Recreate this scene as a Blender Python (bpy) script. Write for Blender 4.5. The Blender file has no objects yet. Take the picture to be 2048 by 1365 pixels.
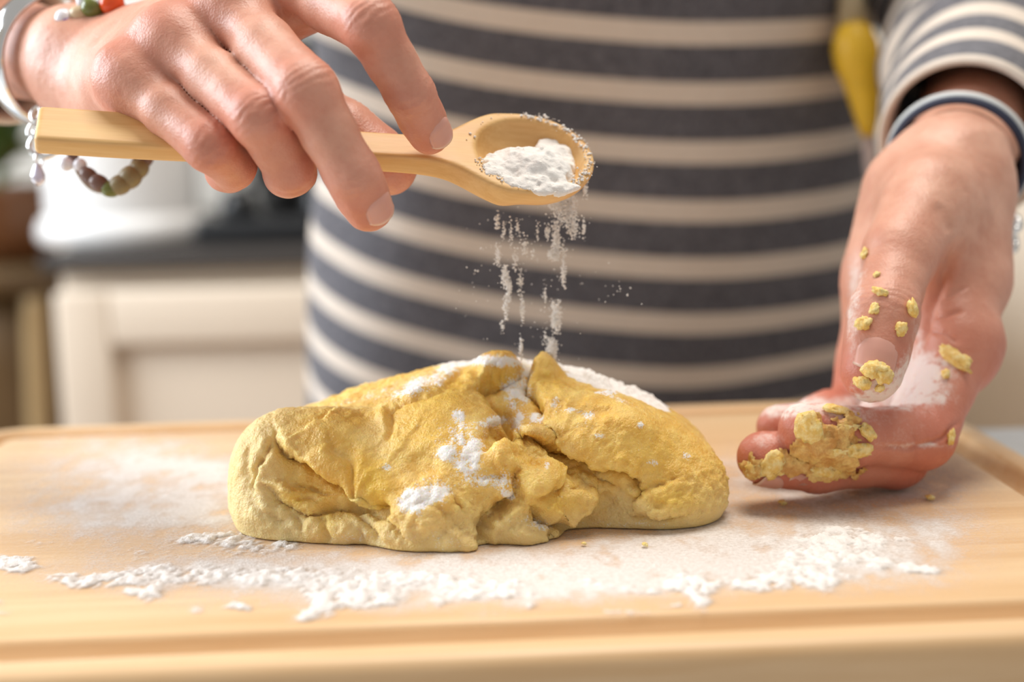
import bpy, bmesh, math, random
import numpy as np
from mathutils import Vector, Matrix

# ------------------------------------------------------------------ camera
ZB = 0.93                       # height of the cutting board's top above the floor
EYE = 0.13                      # camera height above the board
PITCH, ROLL = math.radians(9.0), math.radians(1.45)
LENS = 50.0
F = 2048 * LENS / 36.0
CAM = np.array([0.0, 0.0, ZB + EYE])
FWD = np.array([0.0, math.cos(PITCH), -math.sin(PITCH)])
_r = np.array([1.0, 0, 0]); _u = np.array([0.0, math.sin(PITCH), math.cos(PITCH)])
RGT = _r * math.cos(ROLL) - _u * math.sin(ROLL)
UPV = _u * math.cos(ROLL) + _r * math.sin(ROLL)

scene = bpy.context.scene
col = scene.collection
cam_d = bpy.data.cameras.new('camera'); cam_o = bpy.data.objects.new('camera', cam_d); col.objects.link(cam_o)
M = Matrix.Identity(4)
for i in range(3):
    M[i][0], M[i][1], M[i][2], M[i][3] = RGT[i], UPV[i], -FWD[i], CAM[i]
cam_o.matrix_world = M
cam_d.lens = LENS; cam_d.sensor_width = 36.0; cam_d.sensor_fit = 'HORIZONTAL'
cam_d.clip_start = 0.01; cam_d.clip_end = 50
cam_d.dof.use_dof = True; cam_d.dof.focus_distance = 0.442; cam_d.dof.aperture_fstop = 4.6
scene.camera = cam_o

# ------------------------------------------------------------------ world, lights, exposure
scene.view_settings.view_transform = 'Standard'; scene.view_settings.look = 'None'
scene.view_settings.gamma = 1.0; scene.view_settings.use_curve_mapping = False
scene.view_settings.exposure = 0.12
world = bpy.data.worlds.new('world'); scene.world = world; world.use_nodes = True
bgn = world.node_tree.nodes['Background']
bgn.inputs[0].default_value = (1.0, 0.96, 0.92, 1); bgn.inputs[1].default_value = 0.39

def area_light(name, loc, target, size, size_y, power, color):
    d = bpy.data.lights.new(name, 'AREA'); d.shape = 'RECTANGLE'; d.size = size; d.size_y = size_y
    d.energy = power; d.color = color
    o = bpy.data.objects.new(name, d); col.objects.link(o); o.location = loc
    o.rotation_euler = (Vector(target) - Vector(loc)).to_track_quat('-Z', 'Y').to_euler()
    return o
# daylight from the tall window on the left, and the warm ceiling panel over the counter
area_light('window_daylight', (-1.72, 0.75, 1.66), (0.0, 0.5, 1.0), 1.3, 1.15, 54, (0.86, 0.93, 1.0))
area_light('ceiling_panel', (0.15, 0.68, 2.40), (0.05, 0.55, 0.93), 0.9, 0.6, 18, (1.0, 0.93, 0.84))

# ------------------------------------------------------------------ helpers
def P(px, py, d):
    """world point seen at a photo pixel at distance d along the view axis"""
    return CAM + d * (FWD + RGT * (px - 1024) / F + UPV * (682.5 - py) / F)
def proj(p):
    q = np.asarray(p) - CAM
    d = q @ FWD
    return np.stack([1024 + F * (q @ RGT) / d, 682.5 - F * (q @ UPV) / d, d], -1)
def onz(px, py, z):
    v = FWD + RGT * (px - 1024) / F + UPV * (682.5 - py) / F
    return CAM + v * ((z - CAM[2]) / v[2])
V = lambda *a: np.array(a, dtype=float)
def unit(v):
    v = np.asarray(v, float); return v / (np.linalg.norm(v) + 1e-12)
def sstep(a, b, x):
    t = np.clip((x - a) / (b - a), 0, 1); return t * t * (3 - 2 * t)

def _hash(i, j, k, seed):
    n = (i * 374761393 + j * 668265263 + k * 2147483647 * 3 + seed * 974634527) & 0xffffffff
    n = ((n ^ (n >> 13)) * 1274126177) & 0xffffffff
    n = ((n ^ (n >> 16)) * 2246822519) & 0xffffffff
    return ((n ^ (n >> 15)) & 0xffff).astype(np.float64) / 32767.5 - 1.0
def noise(p, scale, seed=0):
    """value noise in -1..1; p (n,3)"""
    q = np.asarray(p) * scale + 1000.0
    f0 = np.floor(q).astype(np.int64); t = q - f0; t = t * t * t * (t * (t * 6 - 15) + 10)
    out = 0
    for dx in (0, 1):
        wx = t[:, 0] if dx else 1 - t[:, 0]
        for dy in (0, 1):
            wy = t[:, 1] if dy else 1 - t[:, 1]
            for dz in (0, 1):
                wz = t[:, 2] if dz else 1 - t[:, 2]
                out = out + wx * wy * wz * _hash(f0[:, 0] + dx, f0[:, 1] + dy, f0[:, 2] + dz, seed)
    return out
def fbm(p, scale, octaves=4, seed=0, gain=.5):
    a, s, out, tot = 1.0, scale, 0, 0
    for o in range(octaves):
        out = out + a * noise(p, s, seed + o * 17); tot += a; a *= gain; s *= 2.03
    return out / tot

class Field:
    """signed-distance grid; primitives are blended in only where they matter"""
    def __init__(s, lo, hi, h):
        s.lo = np.asarray(lo, float); s.h = h
        s.n = np.ceil((np.asarray(hi) - s.lo) / h).astype(int) + 1
        s.f = np.full(s.n, 0.05)
    def sub(s, lo, hi):
        a = np.clip(np.floor((lo - s.lo) / s.h).astype(int), 0, s.n - 1)
        b = np.clip(np.ceil((hi - s.lo) / s.h).astype(int) + 1, 1, s.n)
        sl = tuple(slice(a[i], max(b[i], a[i] + 1)) for i in range(3))
        ax = [s.lo[i] + s.h * np.arange(a[i], max(b[i], a[i] + 1)) for i in range(3)]
        X = np.stack(np.meshgrid(*ax, indexing='ij'), -1)
        return sl, X
    def all(s):
        return s.sub(s.lo, s.lo + s.h * (s.n - 1))[1]
    def clone(s):
        c = Field.__new__(Field); c.lo, c.h, c.n = s.lo, s.h, s.n; c.f = None; return c
    def box(s, lo, hi):
        sl, _ = s.sub(lo, hi); c = s.clone()
        c.lo = s.lo + s.h * np.array([q.start for q in sl]); c.n = np.array([q.stop - q.start for q in sl]); c.f = np.full(c.n, .05)
        return sl, c
    def add(s, prim, k=0.0):
        fn, lo, hi = prim
        sl, X = s.sub(lo - k - 3 * s.h, hi + k + 3 * s.h)
        s.f[sl] = smin(s.f[sl], fn(X), k)
    def cut(s, prim, k=0.0):
        fn, lo, hi = prim
        sl, X = s.sub(lo - k - 3 * s.h, hi + k + 3 * s.h)
        s.f[sl] = -smin(-s.f[sl], fn(X), k)
    def mesh(s):
        return surface_nets(s.f, s.lo, s.h)
def smin(a, b, k):
    if k <= 0: return np.minimum(a, b)
    h = np.maximum(k - np.abs(a - b), 0) / k
    return np.minimum(a, b) - h * h * k * .25
def cone(a, b, ra, rb, flat=None, fs=1.0):
    a = np.asarray(a, float); b = np.asarray(b, float); ab = b - a; L2 = ab @ ab + 1e-12
    def fn(X):
        t = np.clip(((X - a) @ ab) / L2, 0, 1)
        v = X - a - t[..., None] * ab
        if flat is not None:
            v = v + (v @ flat)[..., None] * flat * (1 / fs - 1)
        return np.sqrt((v * v).sum(-1)) - (ra + (rb - ra) * t)
    r = max(ra, rb)
    return fn, np.minimum(a, b) - r, np.maximum(a, b) + r
def ellip(c, r, axes=None):
    c = np.asarray(c, float); r = np.asarray(r, float)
    A = np.eye(3) if axes is None else np.asarray(axes)
    def fn(X):
        q = (X - c) @ A.T
        k0 = np.sqrt(((q / r) ** 2).sum(-1)); k1 = np.sqrt(((q / (r * r)) ** 2).sum(-1)) + 1e-9
        return k0 * (k0 - 1) / k1
    m = np.max(r)
    return fn, c - m, c + m
def surface_nets(f, lo, h):
    ins = f < 0
    nx, ny, nz = f.shape
    cnt = np.zeros((nx - 1, ny - 1, nz - 1), np.int8)
    for dx in (0, 1):
        for dy in (0, 1):
            for dz in (0, 1):
                cnt += ins[dx:nx - 1 + dx, dy:ny - 1 + dy, dz:nz - 1 + dz]
    act = (cnt > 0) & (cnt < 8)
    idx = np.full(act.shape, -1, np.int64)
    I, J, K = np.nonzero(act); idx[I, J, K] = np.arange(len(I))
    acc = np.zeros((len(I), 3)); num = np.zeros(len(I))
    corners = [(a, b, c) for a in (0, 1) for b in (0, 1) for c in (0, 1)]
    for c0 in corners:
        for ax in range(3):
            if c0[ax]: continue
            c1 = list(c0); c1[ax] = 1
            v0 = f[I + c0[0], J + c0[1], K + c0[2]]; v1 = f[I + c1[0], J + c1[1], K + c1[2]]
            m = (v0 < 0) != (v1 < 0)
            t = np.where(m, v0 / np.where(m, v0 - v1, 1), 0)
            p = np.array(c0, float)[None].repeat(len(I), 0); p[:, ax] += t
            acc[m] += p[m]; num[m] += 1
    verts = lo + h * (np.stack([I, J, K], 1) + acc / num[:, None])
    quads = []
    for ax in range(3):
        o = [a for a in range(3) if a != ax]
        sl0 = [slice(None)] * 3; sl1 = [slice(None)] * 3
        sl0[ax] = slice(0, -1); sl1[ax] = slice(1, None)
        a = ins[tuple(sl0)]; b = ins[tuple(sl1)]
        cr = np.argwhere(a != b)
        cr = cr[(cr[:, o[0]] > 0) & (cr[:, o[1]] > 0) & (cr[:, o[0]] < f.shape[o[0]] - 1) & (cr[:, o[1]] < f.shape[o[1]] - 1)]
        flip = a[tuple(cr.T)]
        def g(d0, d1):
            q = cr.copy(); q[:, o[0]] += d0; q[:, o[1]] += d1; return idx[tuple(q.T)]
        q = np.stack([g(-1, -1), g(0, -1), g(0, 0), g(-1, 0)], 1)
        if ax == 1: flip = ~flip
        q[~flip] = q[~flip][:, ::-1]
        quads.append(q)
    return verts, np.concatenate(quads)

def vnormals(v, q):
    n = np.zeros_like(v)
    fn = np.cross(v[q[:, 2]] - v[q[:, 0]], v[q[:, 3]] - v[q[:, 1]])
    for i in range(4): np.add.at(n, q[:, i], fn)
    return n / (np.linalg.norm(n, axis=1)[:, None] + 1e-15)
def relax(v, q, it=1, w=.5):
    for _ in range(it):
        s = np.zeros_like(v); c = np.zeros(len(v))
        for i in range(4):
            a, b = q[:, i], q[:, (i + 1) % 4]
            np.add.at(s, a, v[b]); np.add.at(c, a, 1)
        v = v + w * (s / np.maximum(c, 1)[:, None] - v)
    return v

def mesh_obj(name, verts, faces, mat=None, parent=None, smooth=True, attrs=None):
    me = bpy.data.meshes.new(name)
    verts = np.asarray(verts, np.float32)
    if isinstance(faces, np.ndarray):
        k = faces.shape[1]
        me.vertices.add(len(verts)); me.vertices.foreach_set('co', verts.ravel())
        me.loops.add(faces.size); me.loops.foreach_set('vertex_index', faces.astype(np.int32).ravel())
        me.polygons.add(len(faces)); me.polygons.foreach_set('loop_start', np.arange(0, faces.size, k, dtype=np.int32))
        me.update(calc_edges=True); me.validate()
    else:
        me.from_pydata([tuple(map(float, p)) for p in verts], [], [tuple(f) for f in faces]); me.update()
    if smooth: me.polygons.foreach_set('use_smooth', np.ones(len(me.polygons), bool))
    for k_, a in (attrs or {}).items():
        at = me.attributes.new(k_, 'FLOAT', 'POINT'); at.data.foreach_set('value', np.asarray(a, np.float32))
    if mat: me.materials.append(mat)
    o = bpy.data.objects.new(name, me); col.objects.link(o)
    if parent is not None: o.parent = parent
    return o
def empty(name, loc=(0, 0, 0)):
    o = bpy.data.objects.new(name, None); col.objects.link(o); o.location = loc; o.empty_display_size = .02
    return o
def tag(o, label=None, cat=None, group=None, kind=None):
    if label: o['label'] = label
    if cat: o['category'] = cat
    if group: o['group'] = group
    if kind: o['kind'] = kind
    return o
def local(o, parent):
    """keep world geometry when a part built in world space hangs under an Empty that has its own place"""
    o.parent = parent; o.matrix_parent_inverse = Matrix.Translation(parent.location).inverted(); return o
def rbox(name, c, size, mat, bevel=.003, parent=None, rotz=0.0, segs=2):
    bm = bmesh.new(); bmesh.ops.create_cube(bm, size=1)
    for v in bm.verts: v.co = Vector((v.co.x * size[0], v.co.y * size[1], v.co.z * size[2]))
    if bevel: bmesh.ops.bevel(bm, geom=bm.edges[:], offset=bevel, segments=segs, affect='EDGES', profile=.6)
    me = bpy.data.meshes.new(name); bm.to_mesh(me); bm.free()
    if mat: me.materials.append(mat)
    me.polygons.foreach_set('use_smooth', np.ones(len(me.polygons), bool)) if bevel else None
    o = bpy.data.objects.new(name, me); col.objects.link(o); o.location = c; o.rotation_euler.z = rotz
    if parent is not None: local(o, parent)
    return o
def tube(path, radii, n=16, caps=True, up=(0, 0, 1)):
    """swept tube with parallel frames; returns verts, faces(list)"""
    path = [np.asarray(p, float) for p in path]; m = len(path)
    if np.isscalar(radii): radii = [radii] * m
    vs, fs = [], []; u = np.asarray(up, float)
    for i, p in enumerate(path):
        t = unit(path[min(i + 1, m - 1)] - path[max(i - 1, 0)])
        s = np.cross(t, u)
        if np.linalg.norm(s) < 1e-4: s = np.cross(t, V(1, .3, 0))
        s = unit(s); u = np.cross(s, t)
        for j in range(n):
            a = 2 * math.pi * j / n
            vs.append(p + radii[i] * (math.cos(a) * s + math.sin(a) * u))
    for i in range(m - 1):
        for j in range(n):
            a, b = i * n + j, i * n + (j + 1) % n
            fs.append((a, b, b + n, a + n))
    if caps:
        fs.append(tuple(reversed(range(n)))); fs.append(tuple((m - 1) * n + j for j in range(n)))
    return vs, fs
def lathe(profile, n=32, c=(0, 0, 0)):
    vs, fs = [], []
    for r, z in profile:
        for j in range(n):
            a = 2 * math.pi * j / n
            vs.append((c[0] + r * math.cos(a), c[1] + r * math.sin(a), c[2] + z))
    for i in range(len(profile) - 1):
        for j in range(n):
            a, b = i * n + j, i * n + (j + 1) % n
            fs.append((a, b, b + n, a + n))
    return vs, fs

# ------------------------------------------------------------------ materials
def lin(r, g, b):
    f = lambda c: (c / 255 / 12.92) if c / 255 <= .04045 else ((c / 255 + .055) / 1.055) ** 2.4
    return (f(r), f(g), f(b), 1)
class NT:
    def __init__(s, name, rough=.5, color=(.8, .8, .8, 1), **kw):
        s.mat = bpy.data.materials.new(name); s.mat.use_nodes = True
        s.t = s.mat.node_tree; s.b = s.t.nodes['Principled BSDF']; s.out = s.t.nodes['Material Output']
        s.b.inputs['Base Color'].default_value = color; s.b.inputs['Roughness'].default_value = rough
        for k, v in kw.items(): s.b.inputs[k.replace('_', ' ')].default_value = v
    def n(s, typ, **kw):
        nd = s.t.nodes.new(typ)
        for k, v in kw.items(): setattr(nd, k, v)
        return nd
    def set(s, sock, v):
        if isinstance(v, bpy.types.NodeSocket): s.t.links.new(v, sock)
        else: sock.default_value = v
    def coord(s, kind='Object', scale=(1, 1, 1), rot=(0, 0, 0)):
        tc = s.n('ShaderNodeTexCoord'); mp = s.n('ShaderNodeMapping')
        s.t.links.new(tc.outputs[kind], mp.inputs[0]); mp.inputs['Scale'].default_value = scale; mp.inputs['Rotation'].default_value = rot
        return mp.outputs[0]
    def noise(s, vec, scale, detail=3, rough=.55, dist=0):
        n = s.n('ShaderNodeTexNoise'); s.t.links.new(vec, n.inputs['Vector'])
        n.inputs['Scale'].default_value = scale; n.inputs['Detail'].default_value = detail
        n.inputs['Roughness'].default_value = rough; n.inputs['Distortion'].default_value = dist
        return n.outputs['Fac']
    def attr(s, name):
        a = s.n('ShaderNodeAttribute'); a.attribute_name = name; return a.outputs['Fac']
    def math(s, op, a, b=0.0, c=0.0, clamp=False):
        m = s.n('ShaderNodeMath', operation=op); m.use_clamp = clamp
        s.set(m.inputs[0], a); s.set(m.inputs[1], b); s.set(m.inputs[2], c); return m.outputs[0]
    def ramp(s, fac, lo, hi, a=0.0, b=1.0):
        m = s.n('ShaderNodeMapRange'); m.interpolation_type = 'SMOOTHSTEP'
        s.set(m.inputs[0], fac); m.inputs[1].default_value = lo; m.inputs[2].default_value = hi
        m.inputs[3].default_value = a; m.inputs[4].default_value = b; return m.outputs[0]
    def mix(s, fac, a, b):
        m = s.n('ShaderNodeMix'); m.data_type = 'RGBA'
        s.set(m.inputs[0], fac); s.set(m.inputs[6], a); s.set(m.inputs[7], b); return m.outputs[2]
    def bump(s, h, strength=.3, dist=.001):
        b = s.n('ShaderNodeBump'); s.set(b.inputs['Height'], h); b.inputs['Strength'].default_value = strength
        b.inputs['Distance'].default_value = dist; s.t.links.new(b.outputs[0], s.b.inputs['Normal'])
    def color(s, c): s.set(s.b.inputs['Base Color'], c)
    def rough(s, c): s.set(s.b.inputs['Roughness'], c)

def mat_plain(name, c, rough=.5, var=.06, scale=40, bump=0.0, **kw):
    m = NT(name, rough, c, **kw)
    f = m.noise(m.coord(), scale, 3)
    lo = tuple(x * (1 - var) for x in c[:3]) + (1,); hi = tuple(min(1, x * (1 + var)) for x in c[:3]) + (1,)
    m.color(m.mix(f, lo, hi))
    if bump: m.bump(f, bump, .001)
    return m.mat

def mat_wood(name, c1, c2, along=(1, 0, 0), scale=60, rough=.45):
    m = NT(name, rough)
    sc = tuple(.06 if a else 1.0 for a in along)
    v = m.coord('Object', sc)
    a = m.noise(v, scale, 5, .6, .4); b = m.noise(v, scale * 7, 3, .6)
    w = m.noise(m.coord('Object', tuple(.3 if q else 1.0 for q in along)), 9, 2)
    f = m.math('ADD', m.math('MULTIPLY', a, .6), m.math('ADD', m.math('MULTIPLY', b, .22), m.math('MULTIPLY', w, .3)))
    m.color(m.mix(m.ramp(f, .36, .76), c1, c2)); m.bump(b, .12, .0006)
    m.rough(m.ramp(a, .2, .8, rough - .06, rough + .1))
    return m.mat

M_flour = NT('flour_powder', .95, lin(243, 240, 236)); _f = M_flour.noise(M_flour.coord(), 900, 3); M_flour.bump(_f, .6, .0006)
M_flour.color(M_flour.mix(_f, lin(236, 231, 224), lin(250, 248, 245))); M_flour = M_flour.mat
# ------------------------------------------------------------------ the room
M_wall = mat_plain('wall_paint', lin(226, 222, 214), .8, .03, 3)
M_ceil = mat_plain('ceiling_paint', lin(238, 235, 228), .85, .02, 3)
M_floor = mat_wood('floor_boards', lin(120, 90, 62), lin(160, 124, 88), (0, 1, 0), 14, .5)
M_glass = NT('window_glass', .05, (.9, .95, 1, 1), Transmission_Weight=1.0, IOR=1.45).mat
M_white = mat_plain('white_paint', lin(236, 232, 226), .45, .03, 10)
YB = 2.05                                     # back wall
XL = -1.95                                    # left wall
def slab(name, lo, hi, mat, bevel=0):
    lo, hi = np.asarray(lo), np.asarray(hi)
    return tag(rbox(name, tuple((lo + hi) / 2), tuple(hi - lo), mat, bevel), kind='structure')
slab('floor', (-2.0, -1.2, -.05), (2.2, YB + .1, 0), M_floor)
slab('wall_back', (-2.0, YB, 0), (2.2, YB + .1, 2.5), M_wall)
# left wall with the window opening (y 0 .. 1.5, z 1.0 .. 2.2)
wl = tag(empty('wall_left', (XL, 0, 0)), kind='structure')
for nm, lo, hi in (('wall_panel', (XL - .1, -1.2, 0), (XL, 0, 2.5)), ('wall_panel', (XL - .1, 1.5, 0), (XL, YB, 2.5)),
                   ('wall_panel', (XL - .1, 0, 0), (XL, 1.5, 1.0)), ('wall_panel', (XL - .1, 0, 2.25), (XL, 1.5, 2.5))):
    lo, hi = np.array(lo), np.array(hi); rbox(nm, tuple((lo + hi) / 2), tuple(hi - lo), M_wall, 0, wl)
wn = tag(empty('window_1', (XL, .75, 1.0)), kind='structure')
for c, s in (((XL - .05, .75, 1.02), (.08, 1.5, .05)), ((XL - .05, .75, 2.23), (.08, 1.5, .05)), ((XL - .05, .025, 1.625), (.08, .05, 1.16)),
             ((XL - .05, 1.475, 1.625), (.08, .05, 1.16)), ((XL - .05, .75, 1.625), (.06, .04, 1.16))):
    rbox('window_frame', c, s, M_white, .004, wn)
for y in (.39, 1.11): rbox('pane', (XL - .05, y, 1.625), (.006, .68, 1.16), M_glass, 0, wn)
rbox('window_sill', (XL + .05, .75, .985), (.22, 1.6, .03), M_white, .006, wn)

# ------------------------------------------------------------------ counter the board stands on
ZT = ZB - .024
M_stone = NT('grey_stone_top', .28); _v = M_stone.coord()
M_stone.color(M_stone.mix(M_stone.ramp(M_stone.noise(_v, 14, 6, .65, 1.2), .35, .7), lin(182, 186, 190), lin(214, 216, 218))); M_stone = M_stone.mat
M_cream = mat_plain('cream_cabinet_paint', lin(226, 210, 190), .5, .03, 6)
M_dark = mat_plain('dark_stone_edge', lin(50, 44, 40), .6, .15, 30)
M_kick = mat_plain('dark_toe_kick', lin(40, 37, 35), .6, .1, 30)
isl = tag(empty('kitchen_island', (0, .35, 0)), 'kitchen island with a pale grey top under the wooden cutting board', 'island')
rbox('counter_top', (.12, .36, ZT - .02), (1.5, .62, .04), M_stone, .004, isl)
rbox('body', (.12, .30, (ZT - .04) / 2 + .04), (1.3, .44, ZT - .12), M_cream, .003, isl)
rbox('toe_kick', (.12, .30, .04), (1.24, .38, .08), M_kick, 0, isl)

# ------------------------------------------------------------------ cutting board: rounded rectangle loops with a juice groove
YAW = math.radians(2.7)
BC = V(-.020, .477, ZB); BW, BD = .428, .294
bx_ = V(math.cos(YAW), math.sin(YAW), 0); by_ = V(-math.sin(YAW), math.cos(YAW), 0)
M_board = NT('maple_board', .42)
_v = M_board.coord('Object', (.05, 1, 1)); _a = M_board.noise(_v, 75, 5, .6, .5); _b = M_board.noise(_v, 520, 3, .6)
_s = M_board.noise(M_board.coord('Object', (.0, 1, 0)), 33, 1)          # glued strips of slightly different timber
_f = M_board.math('ADD', M_board.math('MULTIPLY', _a, .5), M_board.math('ADD', M_board.math('MULTIPLY', _b, .2), M_board.math('MULTIPLY', _s, .45)))
M_board.color(M_board.mix(M_board.ramp(_f, .38, .78), lin(210, 168, 118), lin(231, 199, 157)))
M_board.bump(_b, .1, .0005); M_board = M_board.mat
def rrect(w, d, r, n=10):
    pts = []
    for cx, cy, a0 in ((w / 2 - r, d / 2 - r, 0), (-w / 2 + r, d / 2 - r, 90), (-w / 2 + r, -d / 2 + r, 180), (w / 2 - r, -d / 2 + r, 270)):
        for i in range(n + 1):
            a = math.radians(a0 + 90 * i / n); pts.append((cx + r * math.cos(a), cy + r * math.sin(a)))
    return pts
prof = [(.005, -.024), (.0015, -.0235), (0, -.021), (0, -.004), (.0008, -.0018), (.0028, -.0003), (.006, 0), (.0098, 0), (.0108, -.0005),
        (.0116, -.0020), (.0130, -.0052), (.0155, -.0072), (.0180, -.0076), (.0205, -.0070), (.0228, -.0050), (.0240, -.0018), (.0247, -.0003), (.0256, 0), (.040, 0), (.09, 0)]
vs, fs = [], []
for ins_, z in prof:
    for x, y in rrect(BW - 2 * ins_, BD - 2 * ins_, max(.030 - ins_, .004)): vs.append((x, y, z))
N = 44
for i in range(len(prof) - 1):
    for j in range(N):
        a, b = i * N + j, i * N + (j + 1) % N; fs.append((a, b, b + N, a + N))
fs.append(tuple((len(prof) - 1) * N + j for j in range(N))); fs.append(tuple(reversed(range(N))))
board = mesh_obj('cutting_board', vs, fs, M_board)
board.location = BC; board.rotation_euler.z = YAW
tag(board, 'large pale wooden cutting board with a juice groove, dusted with flour', 'cutting board')

# ------------------------------------------------------------------ background cabinets
def cabinet(name, label, x0, x1, yf, top, rows, mat):
    t = tag(empty(name, ((x0 + x1) / 2, yf + .3, 0)), label, 'cabinet')
    rbox('body', ((x0 + x1) / 2, (yf + YB - .01) / 2 + .01, top / 2 + .04), (x1 - x0, YB - yf - .02, top - .08), mat, .003, t)
    rbox('toe_kick', ((x0 + x1) / 2, yf + .33, .04), (x1 - x0 - .02, .55, .08), M_kick, 0, t)
    for z0, z1 in rows:
        d = rbox('drawer_front', ((x0 + x1) / 2, yf, (z0 + z1) / 2), (x1 - x0 - .004, .022, z1 - z0), mat, .004, t)
        w, h = x1 - x0, z1 - z0; fr = .052
        for c, s in (((0, 0, h / 2 - fr / 2), (w - .006 - 2 * fr, fr)), ((0, 0, -h / 2 + fr / 2), (w - .006 - 2 * fr, fr)), ((-w / 2 + fr / 2 + .003, 0, 0), (fr, h)), ((w / 2 - fr / 2 - .003, 0, 0), (fr, h))):
            r = rbox('frame_rail', ((x0 + x1) / 2 + c[0], yf - .017, (z0 + z1) / 2 + c[2]), (s[0], .014, s[1]), mat, .004)
            r.parent = d; r.matrix_parent_inverse = Matrix.Translation(d.location).inverted()
    return t
CT = .935                                      # rear counter height
cabinet('base_cabinet', 'cream panelled base cabinet under the white canister at left', -.436, .30, 1.36, CT - .012, [(.655, .905), (.37, .645), (.11, .36)], M_cream)
ct = tag(rbox('rear_worktop', (-.068, 1.70, CT - .004), (.76, .70, .016), M_dark, .004), 'dark thin worktop running along the cream cabinet behind the person', 'worktop')
cabinet('drawer_unit', 'pale cream drawer unit behind the dough covered hand at right', .56, 1.25, 1.36, 1.02, [(.79, 1.0)], M_cream)

# white canister appliance on the worktop: lathe body, lid, foot
M_enamel = mat_plain('white_enamel', lin(238, 237, 235), .3, .02, 8)
wc = P(250, 480, 1.50); wz = CT + .004
can = tag(empty('kitchen_canister', (wc[0], wc[1], wz)), 'tall white rounded canister on the dark worktop behind the wooden spoon handle', 'canister')
def lobj(name, prof, c, mat, parent, n=40, sy=1.0):
    v, f = lathe(prof, n); v = [(c[0] + a[0], c[1] + a[1] * sy, c[2] + a[2]) for a in v]
    return local(mesh_obj(name, v, f, mat), parent)
lobj('body', [(0, .004), (.070, .004), (.077, .012), (.079, .04), (.080, .15), (.077, .20), (.074, .205), (0, .205)], (wc[0], wc[1], wz), M_enamel, can, 40, .8)
lobj('foot', [(0, 0), (.080, 0), (.088, .004), (.090, .014), (.086, .026), (.078, .03), (0, .03)], (wc[0], wc[1], wz), M_enamel, can, 40, .8)
lobj('lid', [(.0, .206), (.078, .206), (.080, .214), (.074, .232), (.04, .245), (.012, .248), (.012, .262), (.016, .268), (.012, .275), (0, .276)], (wc[0], wc[1], wz), M_enamel, can, 40, .8)
# dark range between the canister and the person: body, back panel, knobs, pan supports
M_steel = NT('dark_steel', .35, lin(74, 74, 74), Metallic=.6).mat
M_black = mat_plain('black_enamel', lin(30, 31, 33), .35, .1, 20)
r0 = P(610, 480, 1.5)
rg = tag(empty('gas_hob', (r0[0], r0[1] + .1, CT + .004)), 'black gas hob with grey back panel between the white canister and striped shirt', 'hob')
rbox('hob_base', (r0[0] + .03, r0[1] + .12, CT + .017), (.26, .40, .026), M_black, .005, rg)
rbox('back_panel', (r0[0] + .03, r0[1] + .30, CT + .13), (.26, .02, .2), M_steel, .004, rg)
for i in range(3):
    x = r0[0] - .06 + i * .085
    v, f = lathe([(0, 0), (.019, 0), (.019, .012), (.014, .028), (0, .03)], 20, (x, r0[1] - .04, CT + .03)); local(mesh_obj('knob', v, f, M_black), rg)
for i in range(2):
    c = V(r0[0] - .03 + i * .12, r0[1] + .13, CT + .031)
    v, f = lathe([(0, 0), (.035, 0), (.035, .010), (.022, .014), (0, .014)], 24, c); local(mesh_obj('burner', v, f, M_black), rg)
    for a in (0, 1):
        d = V(.055, 0, 0) if a else V(0, .055, 0)
        v, f = tube([c - d + V(0, 0, -.002), c - d + V(0, 0, .026), c + d + V(0, 0, .026), c + d + V(0, 0, -.002)], .005, 8); local(mesh_obj('pan_support', v, f, M_black), rg)
# dark saucepan standing on the hob
pc = V(r0[0] - .005, r0[1] + .13, CT + .062)
pan = tag(empty('saucepan', tuple(pc)), 'dark saucepan with a lid standing on the gas hob', 'saucepan')
lobj('pot_body', [(0, 0), (.066, 0), (.072, .006), (.073, .085), (.076, .09), (.070, .088), (.068, .01), (0, .008)], pc, M_steel, pan)
lobj('lid', [(.075, .090), (.074, .096), (.03, .108), (.009, .110), (.009, .122), (.014, .128), (0, .134)], pc, M_steel, pan)
v, f = tube([pc + V(.07, -.01, .075), pc + V(.12, -.03, .085), pc + V(.17, -.045, .085)], [.008, .009, .008], 10); local(mesh_obj('handle', v, f, M_black), pan)
# ------------------------------------------------------------------ the dough
def fix_out(v, q):
    c = (v[q[:, 0]] * np.cross(v[q[:, 1]], v[q[:, 2]])).sum() + (v[q[:, 0]] * np.cross(v[q[:, 2]], v[q[:, 3]])).sum()
    return q if c > 0 else q[:, ::-1].copy()
hD = .00062
D = Field(V(-.115, .40, ZB - .002), V(.090, .585, ZB + .072), hD)
def E(px, py, d, r, k, tilt=0.0, cut=False, roll=0.0):
    """ellipsoid at a place; r = across, away, up; tilt turns it in the view plane, roll tips it towards the camera"""
    c, s = math.cos(tilt), math.sin(tilt); cr, sr = math.cos(roll), math.sin(roll)
    ax = V(c, 0, s); up0 = V(-s, 0, c); dep = V(0, 1, 0)
    up = up0 * cr - dep * sr; dp = dep * cr + up0 * sr
    (D.cut if cut else D.add)(ellip(P(px, py, d), r, np.stack([ax, dp, up])), k)
R_ = math.radians
# the big masses
E(905, 965, .492, (.056, .048, .034), 0)
E(650, 975, .490, (.029, .038, .0265), .016)
E(570, 985, .480, (.0155, .030, .022), .010)
E(1240, 970, .490, (.030, .040, .029), .014)
E(1318, 968, .478, (.0185, .030, .0225), .010)
E(970, 830, .490, (.026, .030, .0165), .012, R_(3))
E(1130, 845, .487, (.026, .030, .0165), .010, R_(-20))
E(790, 880, .488, (.036, .032, .0175), .010, R_(20))
E(1270, 900, .488, (.022, .030, .013), .008, R_(-30))
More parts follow.
